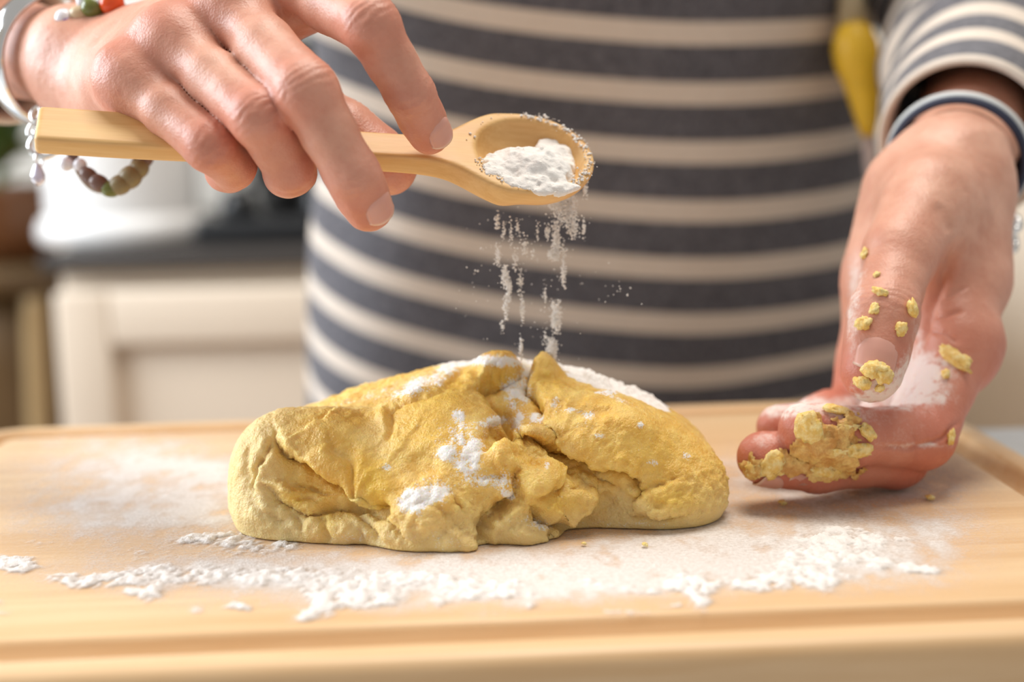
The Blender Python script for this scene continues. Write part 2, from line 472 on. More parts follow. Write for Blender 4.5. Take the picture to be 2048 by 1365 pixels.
# the front slope: what hangs towards the camera
E(900, 1000, .455, (.030, .022, .026), .012)
E(860, 1060, .442, (.018, .013, .016), .008)
E(1040, 1065, .447, (.014, .012, .0125), .003)
E(1000, 960, .450, (.020, .016, .019), .005, R_(20))
E(1110, 1000, .452, (.017, .010, .010), .0025, R_(18))
E(640, 1040, .458, (.024, .016, .016), .007, R_(-6))
E(720, 1050, .452, (.018, .013, .013), .005)
E(1200, 1030, .470, (.032, .020, .014), .006, R_(8))
E(1330, 985, .462, (.020, .018, .018), .006, R_(10))
E(1240, 900, .465, (.030, .020, .017), .005, R_(-22))
E(700, 920, .462, (.028, .018, .016), .006, R_(-18))
E(560, 960, .462, (.016, .018, .022), .006)
E(870, 900, .462, (.022, .018, .018), .007, R_(30))
# hollows between the folds
E(1130, 925, .440, (.022, .008, .006), .004, R_(-24), True)
E(640, 985, .437, (.026, .008, .005), .005, R_(-16), True)
E(1030, 835, .440, (.012, .020, .004), .004, R_(40), True)
X = D.all()
D.f = np.maximum(D.f, (ZB + .0003) - X[..., 2])
del X
dv, dq = D.mesh(); dq = fix_out(dv, dq)
dv = relax(dv, dq, 3, .5)
dn = vnormals(dv, dq)

def seg_dist(p2, pts):
    """distance (px) to a polyline, and the signed side (+ = left of its direction seen in the picture, i.e. above when drawn left to right)"""
    best = np.full(len(p2), 1e9); side = np.zeros(len(p2)); par = np.zeros(len(p2)); n = len(pts) - 1
    for i in range(n):
        a = np.array(pts[i], float); b = np.array(pts[i + 1], float); ab = b - a
        tt = ((p2 - a) @ ab) / (ab @ ab); t = np.clip(tt, 0, 1)
        q = p2 - a - t[:, None] * ab; d = np.hypot(q[:, 0], q[:, 1])
        cr = -(ab[0] * q[:, 1] - ab[1] * q[:, 0])
        m = d < best; best[m] = d[m]; side[m] = np.sign(cr[m]); par[m] = (i + t[m]) / n
    return best, side, par
pj = proj(dv); p2 = pj[:, :2].copy()
wob = np.stack([noise(dv, 300, 5), noise(dv, 300, 9)], 1) * 4 + np.stack([noise(dv, 900, 15), noise(dv, 900, 19)], 1) * 2
p2w = p2 + wob
front = sstep(-.05, .35, -(dn @ FWD))
disp = np.zeros(len(dv))
def flap(pts, h=.0026, w=60, cut=.0012, cw=7, both=0.0):
    """a lip of dough lying over what is on the other side of the line"""
    d, s, t = seg_dist(p2w, pts)
    end = np.minimum(1, np.minimum(t, 1 - t) * 5 + .15) * (d < 3 * w + 30)
    up = np.where(s > 0, h * np.exp(-(d / w)) * (1 - np.exp(-(d / 5.5) ** 1.3)), 0)
    lo = -cut * np.exp(-(d / cw) ** 2) - np.where(s < 0, cut * .9 * np.exp(-d / (cw * 3)), 0)
    return end * (up + lo)
def crease(pts, depth=.0010, w=5):
    d, s, t = seg_dist(p2w, pts)
    end = np.minimum(1, np.minimum(t, 1 - t) * 4)
    return -depth * end * np.exp(-(d / w) ** 2) + depth * .35 * end * np.exp(-((d - 2.6 * w) / (1.6 * w)) ** 2)
def bump_at(px, py, rx, ry, h, ang=0.0):
    c, s = math.cos(math.radians(ang)), math.sin(math.radians(ang))
    q = p2w - np.array([px, py]); a = (q[:, 0] * c + q[:, 1] * s) / rx; b = (-q[:, 0] * s + q[:, 1] * c) / ry
    return h * np.exp(-(a * a + b * b) ** 1.4)
# upper flap running across the left end, over the left underside
disp += flap([(552, 862), (556, 890), (575, 915), (612, 930), (640, 945), (690, 968), (735, 1010), (775, 1025)], .0042, 80, .0022, 7)
disp += flap([(520, 905), (522, 925), (505, 965), (508, 990)], .0012, 30, .0009, 5)
disp += crease([(545, 870), (533, 900), (523, 935)], .0012, 5)
disp += crease([(500, 880), (492, 930), (490, 985)], .0007, 7)
disp += flap([(520, 960), (560, 1000), (612, 1030), (640, 1022), (672, 1012), (740, 1018), (775, 1035)], .0026, 40, .0014, 6)
disp += crease([(575, 965), (630, 985), (680, 1000)], .0010, 5)
disp += crease([(640, 1025), (650, 1060), (660, 1085)], .0010, 5)
disp += crease([(700, 1010), (745, 1060), (775, 1098)], .0010, 6)
disp += crease([(600, 935), (650, 950), (690, 985)], .0010, 4)
disp += crease([(560, 1010), (600, 1045), (612, 1075)], .0009, 5) + crease([(500, 1000), (530, 1030), (560, 1040), (600, 1042)], .0010, 6) + crease([(690, 1040), (720, 1062), (735, 1085)], .0008, 5) + crease([(545, 985), (590, 1002), (640, 1005)], .0008, 4)
disp += bump_at(575, 985, 40, 12, .0014, 25) + bump_at(690, 1062, 34, 20, .0014) + bump_at(625, 1060, 26, 20, .0010) + bump_at(530, 1025, 30, 22, .0010)
# ridge from the left shoulder up to the crown
disp += flap([(775, 1022), (735, 985), (708, 935), (668, 905), (660, 888)], .0024, 46, .0003, 8)
disp += bump_at(745, 965, 28, 55, .0030, -25)
disp += flap([(787, 862), (783, 830), (800, 815), (850, 795), (900, 770), (925, 742)], .0020, 46, .0005, 6)
disp += crease([(785, 835), (784, 870), (778, 890)], .0008, 4)
# crown lump, its lip and the pit right of it
disp += bump_at(985, 752, 62, 24, .0042, -10)
disp += flap([(955, 782), (990, 776), (1025, 762), (1042, 748)], .0046, 26, .0022, 6)
disp += crease([(905, 760), (940, 748), (958, 780)], .0010, 6)
disp += crease([(968, 782), (985, 815), (1010, 838), (1024, 852)], .0016, 4.5)
disp += flap([(985, 868), (1008, 862), (1012, 850), (990, 822)], .0030, 22, .0026, 7)
disp += bump_at(1000, 862, 16, 8, -.0030)
# right-hand flap with the crack and the long fold below it
disp += flap([(1062, 892), (1040, 860), (1024, 838), (1008, 815)][::-1], .0006, 20, .0016, 4)
disp += flap([(1088, 838), (1082, 812), (1066, 790), (1056, 778), (1062, 745), (1085, 730)][::-1], .0030, 40, .0030, 5)
disp += bump_at(1090, 745, 26, 24, .0048)
disp += flap([(1040, 868), (1085, 885), (1110, 902), (1160, 920), (1200, 935), (1240, 940), (1270, 955), (1290, 972)], .0040, 90, .0026, 6)
disp += crease([(1240, 938), (1265, 962), (1285, 985), (1272, 1008)], .0016, 5)
disp += flap([(1265, 1010), (1290, 985), (1320, 970), (1360, 955)][::-1], .0012, 40, .0008, 6)
disp += crease([(1140, 925), (1190, 950), (1250, 985)], .0009, 5)
disp += crease([(1165, 795), (1150, 830), (1185, 842)], .0006, 8)
disp += bump_at(1250, 850, 60, 34, .0022, 20); disp += bump_at(1195, 835, 30, 9, -.0014, 10)
disp += flap([(1255, 1030), (1290, 1038), (1330, 1042), (1380, 1022)], .0024, 34, .0012, 7)
# central tongue hanging to the front
disp += flap([(975, 1035), (1010, 1018), (1040, 990), (1035, 960), (1045, 935)][::-1], .0016, 34, .0022, 8)
disp += flap([(965, 905), (985, 893), (1030, 880), (1060, 882), (1095, 902), (1112, 935), (1140, 952)][::-1], .0028, 50, .0012, 7)
disp += bump_at(1090, 960, 42, 26, .0022, -30)
disp += flap([(1060, 1012), (1075, 1030), (1105, 1048), (1140, 1048), (1170, 1030), (1195, 998), (1192, 975)], .0042, 60, .0032, 6)
disp += crease([(1062, 1000), (1090, 985), (1135, 975)], .0012, 5)
disp += flap([(972, 1090), (980, 1050), (1005, 1025), (1045, 1005)][::-1], .0006, 30, .0028, 7)
disp += crease([(970, 1020), (968, 1060), (966, 1100)], .0024, 8)
disp += crease([(1110, 1052), (1104, 1075), (1108, 1098)], .0016, 5)
disp += crease([(905, 985), (912, 1010), (925, 1025)], .0014, 5)
disp += crease([(940, 960), (985, 950), (1020, 955)], .0008, 7)
disp += crease([(945, 1070), (955, 1085), (965, 1100)], .0014, 5)
disp += flap([(775, 1030), (790, 1052), (800, 1062), (815, 1085)], .0010, 30, .0010, 6)
for (a, b, r, h) in ((850, 1040, 30, .0018), (905, 1085, 30, .0016), (935, 1095, 16, .0020), (890, 1000, 26, .0012), (1010, 985, 24, .0016), (1060, 1075, 30, .0014), (1120, 960, 12, .0016), (1130, 975, 10, .0016), (905, 905, 26, .0012), (850, 930, 34, -.0016), (1010, 905, 16, .0008)):
    disp += bump_at(a, b, r, r * .8, h)
dv = dv + dn * (1.25 * disp * front)[:, None]
dv = relax(dv, dq, 1, .35)
dn = vnormals(dv, dq)
low = sstep(.001, .006, dv[:, 2] - ZB)
rgh = .45 + .5 * sstep(.022, .006, dv[:, 2] - ZB) * sstep(-.09, -.07, dv[:, 0]) + .65 * sstep(-.2, .4, noise(dv, 70, 3)) * sstep(-.095, -.06, dv[:, 0])
dv = dv + dn * (low * (fbm(dv, 60, 2, 2) * .0009 + rgh * (fbm(dv, 330, 3, 4) * .00090 + np.abs(fbm(dv, 800, 2, 8)) * .00060)))[:, None]
dv[:, 2] = np.maximum(dv[:, 2], ZB + .0003)
pj = proj(dv); p2 = pj[:, :2] + wob * .5
dn = vnormals(dv, dq)
# flour lying on it: where, and how much
fl = np.zeros(len(dv))
gr = fbm(dv, 420, 3, 31); gr2 = fbm(dv, 1500, 2, 37)
def dust(px, py, rx, ry, a, ang=0.0):
    c, s = math.cos(math.radians(ang)), math.sin(math.radians(ang))
    q = p2 - np.array([px, py]); u = (q[:, 0] * c + q[:, 1] * s) / rx; v = (-q[:, 0] * s + q[:, 1] * c) / ry
    return a * np.exp(-(u * u + v * v))
for args in ((1035, 785, 30, 34, 1.1, -20), (918, 832, 13, 13, 1.0), (985, 842, 26, 10, 1.0, -10), (886, 908, 16, 14, 1.2), (945, 900, 14, 16, 1.0), (1035, 845, 12, 18, 1.0), (1072, 838, 16, 12, 1.0),
             (832, 1000, 36, 26, 1.25, -20), (935, 930, 28, 34, .75), (990, 965, 44, 20, .75), (1018, 990, 16, 9, 1.1, 25), (920, 870, 66, 44, .46), (1000, 900, 60, 60, .16), (1160, 850, 60, 30, .26), (1120, 1000, 50, 20, .26), (860, 960, 60, 50, .2), (1300, 900, 80, 40, .2), (1178, 828, 11, 8, 1.1), (1110, 808, 12, 14, .8), (1140, 822, 16, 6, .8),
             (1212, 786, 22, 5, 1.1), (1280, 850, 9, 7, .9), (1375, 912, 9, 8, .9), (1198, 872, 12, 6, .7), (1310, 925, 14, 7, .7), (1085, 1050, 26, 12, .8, 20), (1092, 932, 6, 10, .9), (880, 985, 24, 26, .6), (775, 935, 14, 12, .7),
             (830, 775, 70, 22, .75, -18), (900, 735, 40, 16, .8, -25), (985, 722, 60, 11, 1.2, 2), (1055, 742, 12, 14, 1.0), (950, 780, 20, 14, .3), (700, 800, 80, 16, .35, -15), (1240, 800, 40, 6, .5, 20), (800, 855, 50, 26, .2),
             (1010, 1040, 60, 18, .3), (880, 1085, 80, 22, .35), (700, 1075, 90, 18, .42), (1250, 1050, 120, 14, .45), (1050, 1095, 60, 12, .5)):
    fl += dust(*args)
fl = fl * (.80 + .65 * gr) + .10 * fl * gr2
back = sstep(.488, .500, pj[:, 2]) * sstep(.03, .045, dv[:, 2] - ZB)
fl += .9 * np.exp(-((p2[:, 0] - 1215) / 120) ** 2) * sstep(.470, .482, pj[:, 2]) * sstep(.2, .7, dn[:, 2])
fl += .7 * np.exp(-((p2[:, 0] - 1000) / 90) ** 2) * sstep(.478, .49, pj[:, 2]) * sstep(.2, .7, dn[:, 2])
fraw = np.clip(fl, 0, 1)
fl = np.clip(sstep(.40, .80, fl), 0, 1)
dv = dv + dn * (fl * (.00030 + .00025 * gr + .0002 * gr2))[:, None]
dry = np.clip(sstep(640, 500, p2[:, 0]) * .85 + sstep(.020, .004, dv[:, 2] - ZB) * .75 + .35 * sstep(.15, .5, fbm(dv, 90, 3, 51)) + .5 * sstep(.495, .52, pj[:, 2]), 0, 1)
wet = np.zeros(len(dv))
for args in ((745, 965, 32, 62, 1, -25), (985, 755, 60, 26, .5), (880, 790, 60, 30, .6, -25), (1090, 750, 40, 30, .55), (1345, 1000, 60, 30, .8), (1120, 1010, 60, 26, .7), (1290, 905, 90, 60, .35), (870, 870, 60, 40, .5), (590, 1000, 30, 14, .8, 20), (655, 1035, 20, 40, .5), (930, 880, 40, 40, .3)):
    wet += dust(*args)
wet = np.clip(wet, 0, 1)
M_d = NT('pasta_dough', .36)
_v = M_d.coord()
base = M_d.mix(M_d.ramp(M_d.noise(_v, 130, 5, .6), .32, .7), lin(231, 182, 82), lin(247, 211, 120))
base = M_d.mix(M_d.math('MULTIPLY', M_d.ramp(M_d.noise(_v, 1100, 2), .55, .75), .45), base, lin(242, 216, 146))
base = M_d.mix(M_d.math('MULTIPLY', M_d.attr('dry'), .85), base, lin(234, 212, 154))
base = M_d.mix(M_d.math('MULTIPLY', M_d.attr('wet'), .85), base, lin(234, 190, 62))
dfl = M_d.ramp(M_d.math('ADD', M_d.math('MULTIPLY', M_d.attr('flour'), 1.15), M_d.math('MULTIPLY', M_d.math('SUBTRACT', M_d.noise(_v, 1500, 3, .7), .5), 1.6)), .36, .74); base = M_d.mix(dfl, base, lin(246, 243, 238)); M_d.color(base)
M_d.rough(M_d.math('ADD', M_d.math('MULTIPLY', dfl, .4), M_d.math('ADD', .30, M_d.math('MULTIPLY', M_d.attr('dry'), .2))))
M_d.b.inputs['Subsurface Weight'].default_value = .36; M_d.b.inputs['Subsurface Radius'].default_value = (1.0, .62, .18); M_d.b.inputs['Subsurface Scale'].default_value = .004
M_d.bump(M_d.math('ADD', M_d.noise(_v, 1300, 3, .6), M_d.math('MULTIPLY', M_d.noise(_v, 420, 2), .8)), .75, .0008)
dough = mesh_obj('dough_mound', dv, dq, M_d.mat, None, True, {'flour': fraw, 'dry': dry, 'wet': wet})
tag(dough, 'big folded lump of yellow egg dough sprinkled with flour on the board', 'dough')

# loose flour piled on the back of the dough, its own body of powder
hm = 1.05 * np.exp(-((pj[:, 0] - 1225) / 120) ** 4) * sstep(.468, .478, pj[:, 2]) * (1 - sstep(.50, .515, pj[:, 2])) * sstep(.15, .6, dn[:, 2]) \
   + .75 * np.exp(-((pj[:, 0] - 1005) / 62) ** 4) * sstep(.480, .487, pj[:, 2]) * (1 - sstep(.50, .51, pj[:, 2])) * sstep(.2, .6, dn[:, 2])
hm = hm * (.8 + .5 * fbm(dv, 260, 3, 71))
keep = hm > .38
fk = keep[dq].all(1); qk = dq[fk]; used = np.unique(qk); re_ = np.full(len(dv), -1); re_[used] = np.arange(len(used))
hv = dv[used] + V(0, 0, 1) * (np.clip(hm[used] - .38, 0, 1) * .0034 * (1 + .8 * fbm(dv[used], 500, 3, 77)) - .0002)[:, None]
heap = mesh_obj('flour_heap', hv, re_[qk], M_flour); tag(heap, 'white flour piled along the back ridge of the yellow dough', 'flour', kind='stuff')
# ------------------------------------------------------------------ flour strewn on the board: a bed of powder with its own relief
gx, gy = np.meshgrid(np.arange(-.205, .190, .0009), np.arange(.340, .612, .0009), indexing='ij')
bp = BC[None] + (gx.ravel() - BC[0])[:, None] * bx_ + (gy.ravel() - BC[1])[:, None] * by_
bp[:, 2] = ZB
q2 = proj(bp)[:, :2]
q2 = q2 + np.stack([noise(bp, 120, 3), noise(bp, 120, 7)], 1) * np.array([26, 9]) + np.stack([noise(bp, 400, 13), noise(bp, 400, 17)], 1) * np.array([8, 3])
den = np.zeros(len(bp))
def strew(px, py, rx, ry, a, ang=0.0):
    c, s = math.cos(math.radians(ang)), math.sin(math.radians(ang))
    q = q2 - np.array([px, py]); u = (q[:, 0] * c + q[:, 1] * s) / rx; v = (-q[:, 0] * s + q[:, 1] * c) / ry
    return a * np.exp(-(u * u + v * v))
film = np.zeros(len(bp))
for args in ((230, 960, 260, 80, .34), (330, 930, 190, 30, .22), (240, 1040, 260, 50, .30), (520, 1150, 420, 46, .46), (950, 1165, 340, 44, .50), (1230, 1130, 260, 60, .40), (1650, 1080, 260, 50, .40), (1500, 1130, 300, 50, .36), (1800, 1150, 160, 40, .28),
             (1640, 985, 220, 46, .34), (1860, 960, 120, 50, .28), (1480, 930, 60, 40, .30), (430, 990, 80, 60, .28), (250, 890, 220, 22, .18), (1880, 1060, 130, 40, .22), (760, 1210, 330, 24, .16), (1380, 1040, 90, 30, .22)):
    film += strew(*args)
film += .16 * np.exp(-((q2[:, 0] - 1000) / 900) ** 4 - ((q2[:, 1] - 1040) / 150) ** 2)
for args in ((20, 1128, 60, 18, 1.3), (0, 1215, 26, 14, 1.2), (420, 1078, 110, 18, .9), (520, 1100, 80, 16, .8), (150, 1162, 90, 12, .9), (260, 1160, 90, 22, .9), (300, 1190, 36, 14, 1.1), (360, 1150, 120, 18, .8), (385, 1218, 34, 12, 1.1), (475, 1218, 20, 9, 1.0),
             (500, 1155, 120, 16, .75), (600, 1150, 100, 22, .75), (700, 1190, 110, 20, 1.05, -10), (655, 1228, 60, 14, 1.05, -8), (760, 1200, 60, 14, 1.0), (640, 1180, 80, 16, .7), (830, 1160, 120, 18, .9), (960, 1178, 90, 16, 1.15), (1000, 1190, 70, 10, .8), (885, 1208, 26, 10, .9), (1060, 1215, 20, 8, .8), (1135, 1198, 20, 8, .9), (1250, 1228, 60, 6, .75, -4), (1330, 1216, 18, 6, .8),
             (1180, 1170, 90, 10, .7, 8), (1290, 1185, 80, 10, .75), (1370, 1165, 50, 22, 1.0), (1400, 1205, 34, 16, 1.2), (1440, 1175, 60, 12, .7), (1530, 1165, 60, 24, 1.2), (1600, 1140, 60, 28, .8), (1650, 1160, 40, 26, 1.1), (1660, 1110, 120, 20, .9), (1740, 1085, 120, 16, .8), (1690, 1065, 90, 14, .9), (1790, 1130, 90, 12, .8, 8), (1850, 1140, 40, 6, .8), (1560, 1080, 100, 14, .55), (1350, 1090, 110, 10, .35), (1480, 1060, 40, 8, .4),
             (230, 960, 140, 10, .35), (360, 990, 60, 8, .4), (150, 1000, 120, 10, .3), (1860, 1000, 12, 6, .8), (1690, 1010, 60, 8, .35), (300, 1110, 120, 14, .45), (1100, 1140, 160, 12, .4), (80, 1085, 70, 10, .4)):
    den += strew(*args)
b3 = bp * V(1, .6, 1)
g1 = fbm(b3, 300, 4, 3, .68); g2 = fbm(b3, 1000, 2, 5)
den = np.clip(den * (.72 + .80 * g1 + .35 * g2) - .05, 0, 1.3)
film = np.clip(1.12 * film * (.95 + .65 * fbm(b3, 150, 3, 9)), 0, .8)
dm = np.maximum(np.clip(film * 1.0, 0, .66), np.clip(.05 + 1.05 * sstep(.0, 1.0, den), 0, 1) * (den > 0))
hgt = .00012 + sstep(.1, 1.0, den) * (.0004 + .0006 * np.clip(.5 + g1, 0, 1.2) + .0006 * g2)
nx, ny = gx.shape; ii = np.arange(nx * ny).reshape(nx, ny)
fq = np.stack([ii[:-1, :-1], ii[1:, :-1], ii[1:, 1:], ii[:-1, 1:]], -1).reshape(-1, 4)
fq = fq[(dm[fq].max(1) > .03)]
used = np.unique(fq); re_ = np.full(len(bp), -1); re_[used] = np.arange(len(used))
pv = bp[used].copy(); pv[:, 2] += np.clip(hgt[used], .0001, .01)
m = NT('strewn_flour', .95, lin(234, 228, 222)); tr = m.n('ShaderNodeBsdfTransparent'); mx = m.n('ShaderNodeMixShader')
_v = m.coord(); nz = m.noise(_v, 700, 3, .65)
al = m.math('ADD', m.attr('powder'), m.math('MULTIPLY', m.math('SUBTRACT', nz, .5), .55))
al = m.ramp(al, .04, .92)
m.set(mx.inputs[0], al); m.t.links.new(tr.outputs[0], mx.inputs[1]); m.t.links.new(m.b.outputs[0], mx.inputs[2]); m.t.links.new(mx.outputs[0], m.out.inputs[0])
m.bump(m.noise(_v, 1400, 3, .6), .5, .0006)
bf = mesh_obj('strewn_flour', pv, re_[fq], m.mat, None, True, {'powder': dm[used]})
tag(bf, 'white flour strewn over the wooden board around the dough', 'flour', kind='stuff')
# ------------------------------------------------------------------ wooden spoon with flour
S0 = P(72, 238, .425); S1 = P(1188, 312, .464)         # handle end, bowl tip
sx = unit(S1 - S0); SL = np.linalg.norm(S1 - S0)
SN = unit(V(.02, -math.sin(math.radians(37)), math.cos(math.radians(37))))
sy = unit(np.cross(SN, sx)); sn = np.cross(sx, sy)
SM = np.stack([sx, sy, sn], 1)                          # local -> world
bcx = SL - .0218                                        # bowl centre along the axis
G = Field(V(-.004, -.026, -.020), V(SL + .006, .026, .012), .00055)
X = G.all()
x, y, z = X[..., 0], X[..., 1], X[..., 2]
# handle: flat bar, widest at its end, waisted before the bowl
hw = .0082 - .0022 * sstep(.02, bcx - .04, x) + .0110 * sstep(bcx - .046, bcx - .004, x) ** 2
ht = .0034 + .0008 * sstep(.06, bcx - .02, x)
zc = -.0040 + .0
qx = np.abs(x - (bcx - .01) / 2) - (bcx - .01) / 2; qy = np.abs(y) - hw; qz = np.abs(z - zc) - ht
rr = .0016
e = np.stack([qx + rr, qy + rr, qz + rr], -1)
hd = np.sqrt((np.maximum(e, 0) ** 2).sum(-1)) + np.minimum(e.max(-1), 0) - rr
def ell(cx, cz, a, b, c):
    q = np.stack([(x - cx) / a, y / b, (z - cz) / c], -1); k0 = np.sqrt((q ** 2).sum(-1))
    k1 = np.sqrt(((q / np.array([a, b, c])) ** 2).sum(-1)) + 1e-9
    return k0 * (k0 - 1) / k1
outer = ell(bcx, .0, .0218, .0208, .0142)
shape = smin(hd, outer, .010)
shape = -smin(-shape, -(z - .0002), .0016)              # flat top with a softened rim
inner = ell(bcx + .0004, .0012, .0178, .0172, .0120)
shape = -smin(-shape, inner, .0014)
G.f = shape
sv, sq = G.mesh(); sq = fix_out(sv, sq); sv = relax(sv, sq, 2, .4)
M_spoon = mat_wood('beech_spoon', lin(214, 164, 98), lin(236, 197, 136), (1, 0, 0), 150, .46)
spoon = mesh_obj('wooden_spoon', sv, sq, M_spoon)
SMW = Matrix([[*SM[i], S0[i]] for i in range(3)] + [[0, 0, 0, 1]])
spoon.matrix_world = SMW
tag(spoon, 'pale wooden spoon full of flour held level above the dough', 'spoon')
# the flour lying in it, slumped to the near side and over the rim
h2 = .0005
G2 = Field(V(bcx - .030, -.026, -.016), V(bcx + .031, .022, .012), h2)
X = G2.all(); x, y, z = X[..., 0], X[..., 1], X[..., 2]
inn = ell(bcx + .0004, .0012, .0182, .0176, .0124)
def blob(c, r):
    q = (X - np.array(c)) / np.array(r); k0 = np.sqrt((q ** 2).sum(-1)); k1 = np.sqrt(((q / np.array(r)) ** 2).sum(-1)) + 1e-9
    return k0 * (k0 - 1) / k1
hp = smin(blob((bcx - .001, -.0060, -.0052), (.0158, .0112, .0062)), blob((bcx + .003, -.0065, -.0020), (.0105, .0085, .0044)), .004)
hp = smin(hp, blob((bcx + .0105, .0045, -.0050), (.0070, .0100, .0024)), .003)
hp = smin(hp, blob((bcx + .003, -.0172, -.0004), (.0125, .0034, .0016)), .002)
hp = smin(hp, blob((bcx - .0115, -.0100, -.0010), (.0045, .0060, .0016)), .002)
Xf = X.reshape(-1, 3)
nb = np.abs(hp.reshape(-1)) < .004
dn_ = np.zeros(len(Xf)); dn_[nb] = fbm(Xf[nb], 330, 4, 91) * .0016
hp = hp + dn_.reshape(hp.shape)
hp = np.maximum(hp, np.where(z < .0006, np.where(np.abs(z) < .0022, inn - .004, inn), -1.0))
G2.f = hp
v_, q_ = G2.mesh(); q_ = fix_out(v_, q_)
sf = mesh_obj('spoon_flour', v_, q_, M_flour); sf.matrix_world = SMW
tag(sf, 'heap of white flour slumped in the bowl of the wooden spoon', 'flour', kind='stuff')
# flour clinging to the rim and bowl, and grains in the air below it
ico = bmesh.new(); bmesh.ops.create_icosphere(ico, subdivisions=1, radius=1)
IV = np.array([v.co[:] for v in ico.verts]); ico.verts.index_update(); IF = np.array([[v.index for v in f.verts] for f in ico.faces]); ico.free()
def grains(pts, rad, squash=None, seed=1):
    rng = np.random.default_rng(seed); n = len(pts)
    jit = 1 + .25 * rng.standard_normal((n, len(IV), 1))
    s = np.ones((n, 1, 3)) if squash is None else squash[:, None, :]
    v = pts[:, None] + IV[None] * jit * rad[:, None, None] * s
    f = IF[None] + (np.arange(n) * len(IV))[:, None, None]
    return v.reshape(-1, 3), f.reshape(-1, 3)
rng = np.random.default_rng(4)
pts, rad = [], []
# columns of falling flour: (x, top y, bottom y, half width px, grains)
cols = [(1118, 375, 420, 16, 240), (1140, 378, 455, 10, 200), (1128, 405, 450, 18, 150), (1112, 450, 515, 6, 230), (1105, 500, 520, 8, 70), (1146, 440, 475, 9, 80), (1170, 360, 395, 4, 40), (1168, 440, 475, 3, 18), (1127, 520, 572, 4, 70), (1095, 450, 480, 4, 30),
        (1112, 606, 662, 7, 240), (1104, 680, 722, 8, 260), (1090, 565, 610, 3, 14), (1128, 480, 520, 4, 22),
        (995, 425, 458, 4, 36), (1008, 440, 480, 3, 14), (1022, 440, 500, 3, 20), (1036, 440, 470, 4, 18), (996, 490, 530, 5, 60), (1010, 535, 575, 6, 110), (1018, 560, 600, 4, 70), (1012, 590, 635, 4, 80), (1045, 590, 645, 3, 50), (1042, 675, 716, 3, 60), (1050, 470, 510, 5, 34), (1030, 500, 540, 4, 24), (1075, 440, 480, 3, 12), (1005, 640, 665, 4, 14), (1040, 540, 590, 5, 30), (1065, 500, 520, 4, 8), (1090, 650, 700, 4, 10), (1240, 560, 600, 20, 6), (960, 470, 600, 20, 6)]
for cx, y0, y1, w, n in cols:
    for _ in range(int(n * 2.2)):
        t = min(1.1, max(-.1, rng.normal(.5, .27))); px = cx + rng.normal() * w * .62; py = y0 + (y1 - y0) * t
        dd = .470 + rng.normal() * .0016 + .010 * sstep(400, 720, py) * (1 if cx > 1060 else .6)
        pts.append(P(px, py, dd)); rad.append((.00015 + .00022 * rng.random() ** 2))
for _ in range(120):
    px, py = 1080 + rng.normal() * 70, 400 + rng.random() * 330
    pts.append(P(px, py, .476 + rng.normal() * .004)); rad.append(.00012 + .0001 * rng.random())
v_, f_ = grains(np.array(pts), np.array(rad), None, 3)
ff = mesh_obj('falling_flour', v_, f_, M_flour); tag(ff, 'fine white flour falling from the spoon onto the dough', 'flour', kind='stuff')
pts, rad = [], []
for _ in range(900):                                   # clumps along the rim
    a = rng.random() * 2 * math.pi
    dens = .08 + .9 * (math.cos(a - .35) > .3) + .6 * (math.sin(a) < -.3)
    if rng.random() * 1.6 > dens: continue
    rr_ = 1 + rng.normal() * .05
    l = V(bcx + .0003 + .0196 * rr_ * math.cos(a), .0189 * rr_ * math.sin(a), .0004)
    pts.append(S0 + SM @ l); rad.append(.00018 + .00045 * rng.random() ** 3)
v_, f_ = grains(np.array(pts), np.array(rad), np.tile(V(1, 1, .7), (len(pts), 1)), 5)
rf = mesh_obj('rim_flour', v_, f_, M_flour, spoon); rf.matrix_parent_inverse = SMW.inverted(); rf['kind'] = 'stuff'
# ------------------------------------------------------------------ the person: hands, arms, torso
person = tag(empty('person', (.05, .92, 0)), 'person in a navy and cream striped top sprinkling flour from a spoon over dough', 'person')
def J(*a): return P(*a)
# joints: MCP, PIP, DIP, tip  (place in the photo, distance) and radii
RH = {
 'little': ([(258, 152, .442), (419, 294, .4225), (466, 334, .437), (452, 342, .453)], [.0106, .0074, .0069, .0064]),
 'ring':   ([(342, 78, .444), (518, 238, .4165), (581, 342, .429), (573, 350, .449)], [.0110, .0083, .0075, .0068]),
 'middle': ([(456, 12, .448), (613, 186, .4140), (704, 350, .4190), (736, 414, .427)], [.0117, .0095, .0081, .0069]),
 'index':  ([(588, -28, .452), (742, 52, .4220), (820, 188, .4310), (858, 264, .4420)], [.0115, .0087, .0074, .0063]),
 'thumb':  ([(440, 150, .496), (575, 185, .478), (690, 270, .4640), (776, 332, .4620)], [.0150, .0125, .0108, .0090]),
}
RW = [(196, 160, .500), (192, 142, .502), (198, 124, .504), (222, 108, .508)]     # carpal ends of little .. index metacarpals
LH = {
 'index':  ([(1930, 690, .500), (1842, 872, .478), (1700, 872, .466), (1612, 858, .462)], [.0128, .0108, .0096, .0082]),
 'middle': ([(1890, 745, .510), (1790, 912, .486), (1632, 928, .472), (1528, 916, .468)], [.0124, .0106, .0092, .0082]),
 'ring':   ([(1825, 750, .526), (1735, 880, .512), (1640, 858, .500), (1560, 856, .496)], [.0118, .0098, .0086, .0076]),
 'little': ([(1752, 735, .540), (1700, 815, .536), (1655, 825, .522), (1615, 845, .514)], [.0112, .0088, .0078, .0070]),
 'thumb':  ([(1858, 400, .506), (1802, 505, .482), (1768, 632, .4650), (1744, 742, .4590)], [.0165, .0130, .0116, .0094]),
}
LW = [(1840, 395, .540), (1865, 385, .538), (1890, 380, .535), (1922, 378, .532)]   # little .. index
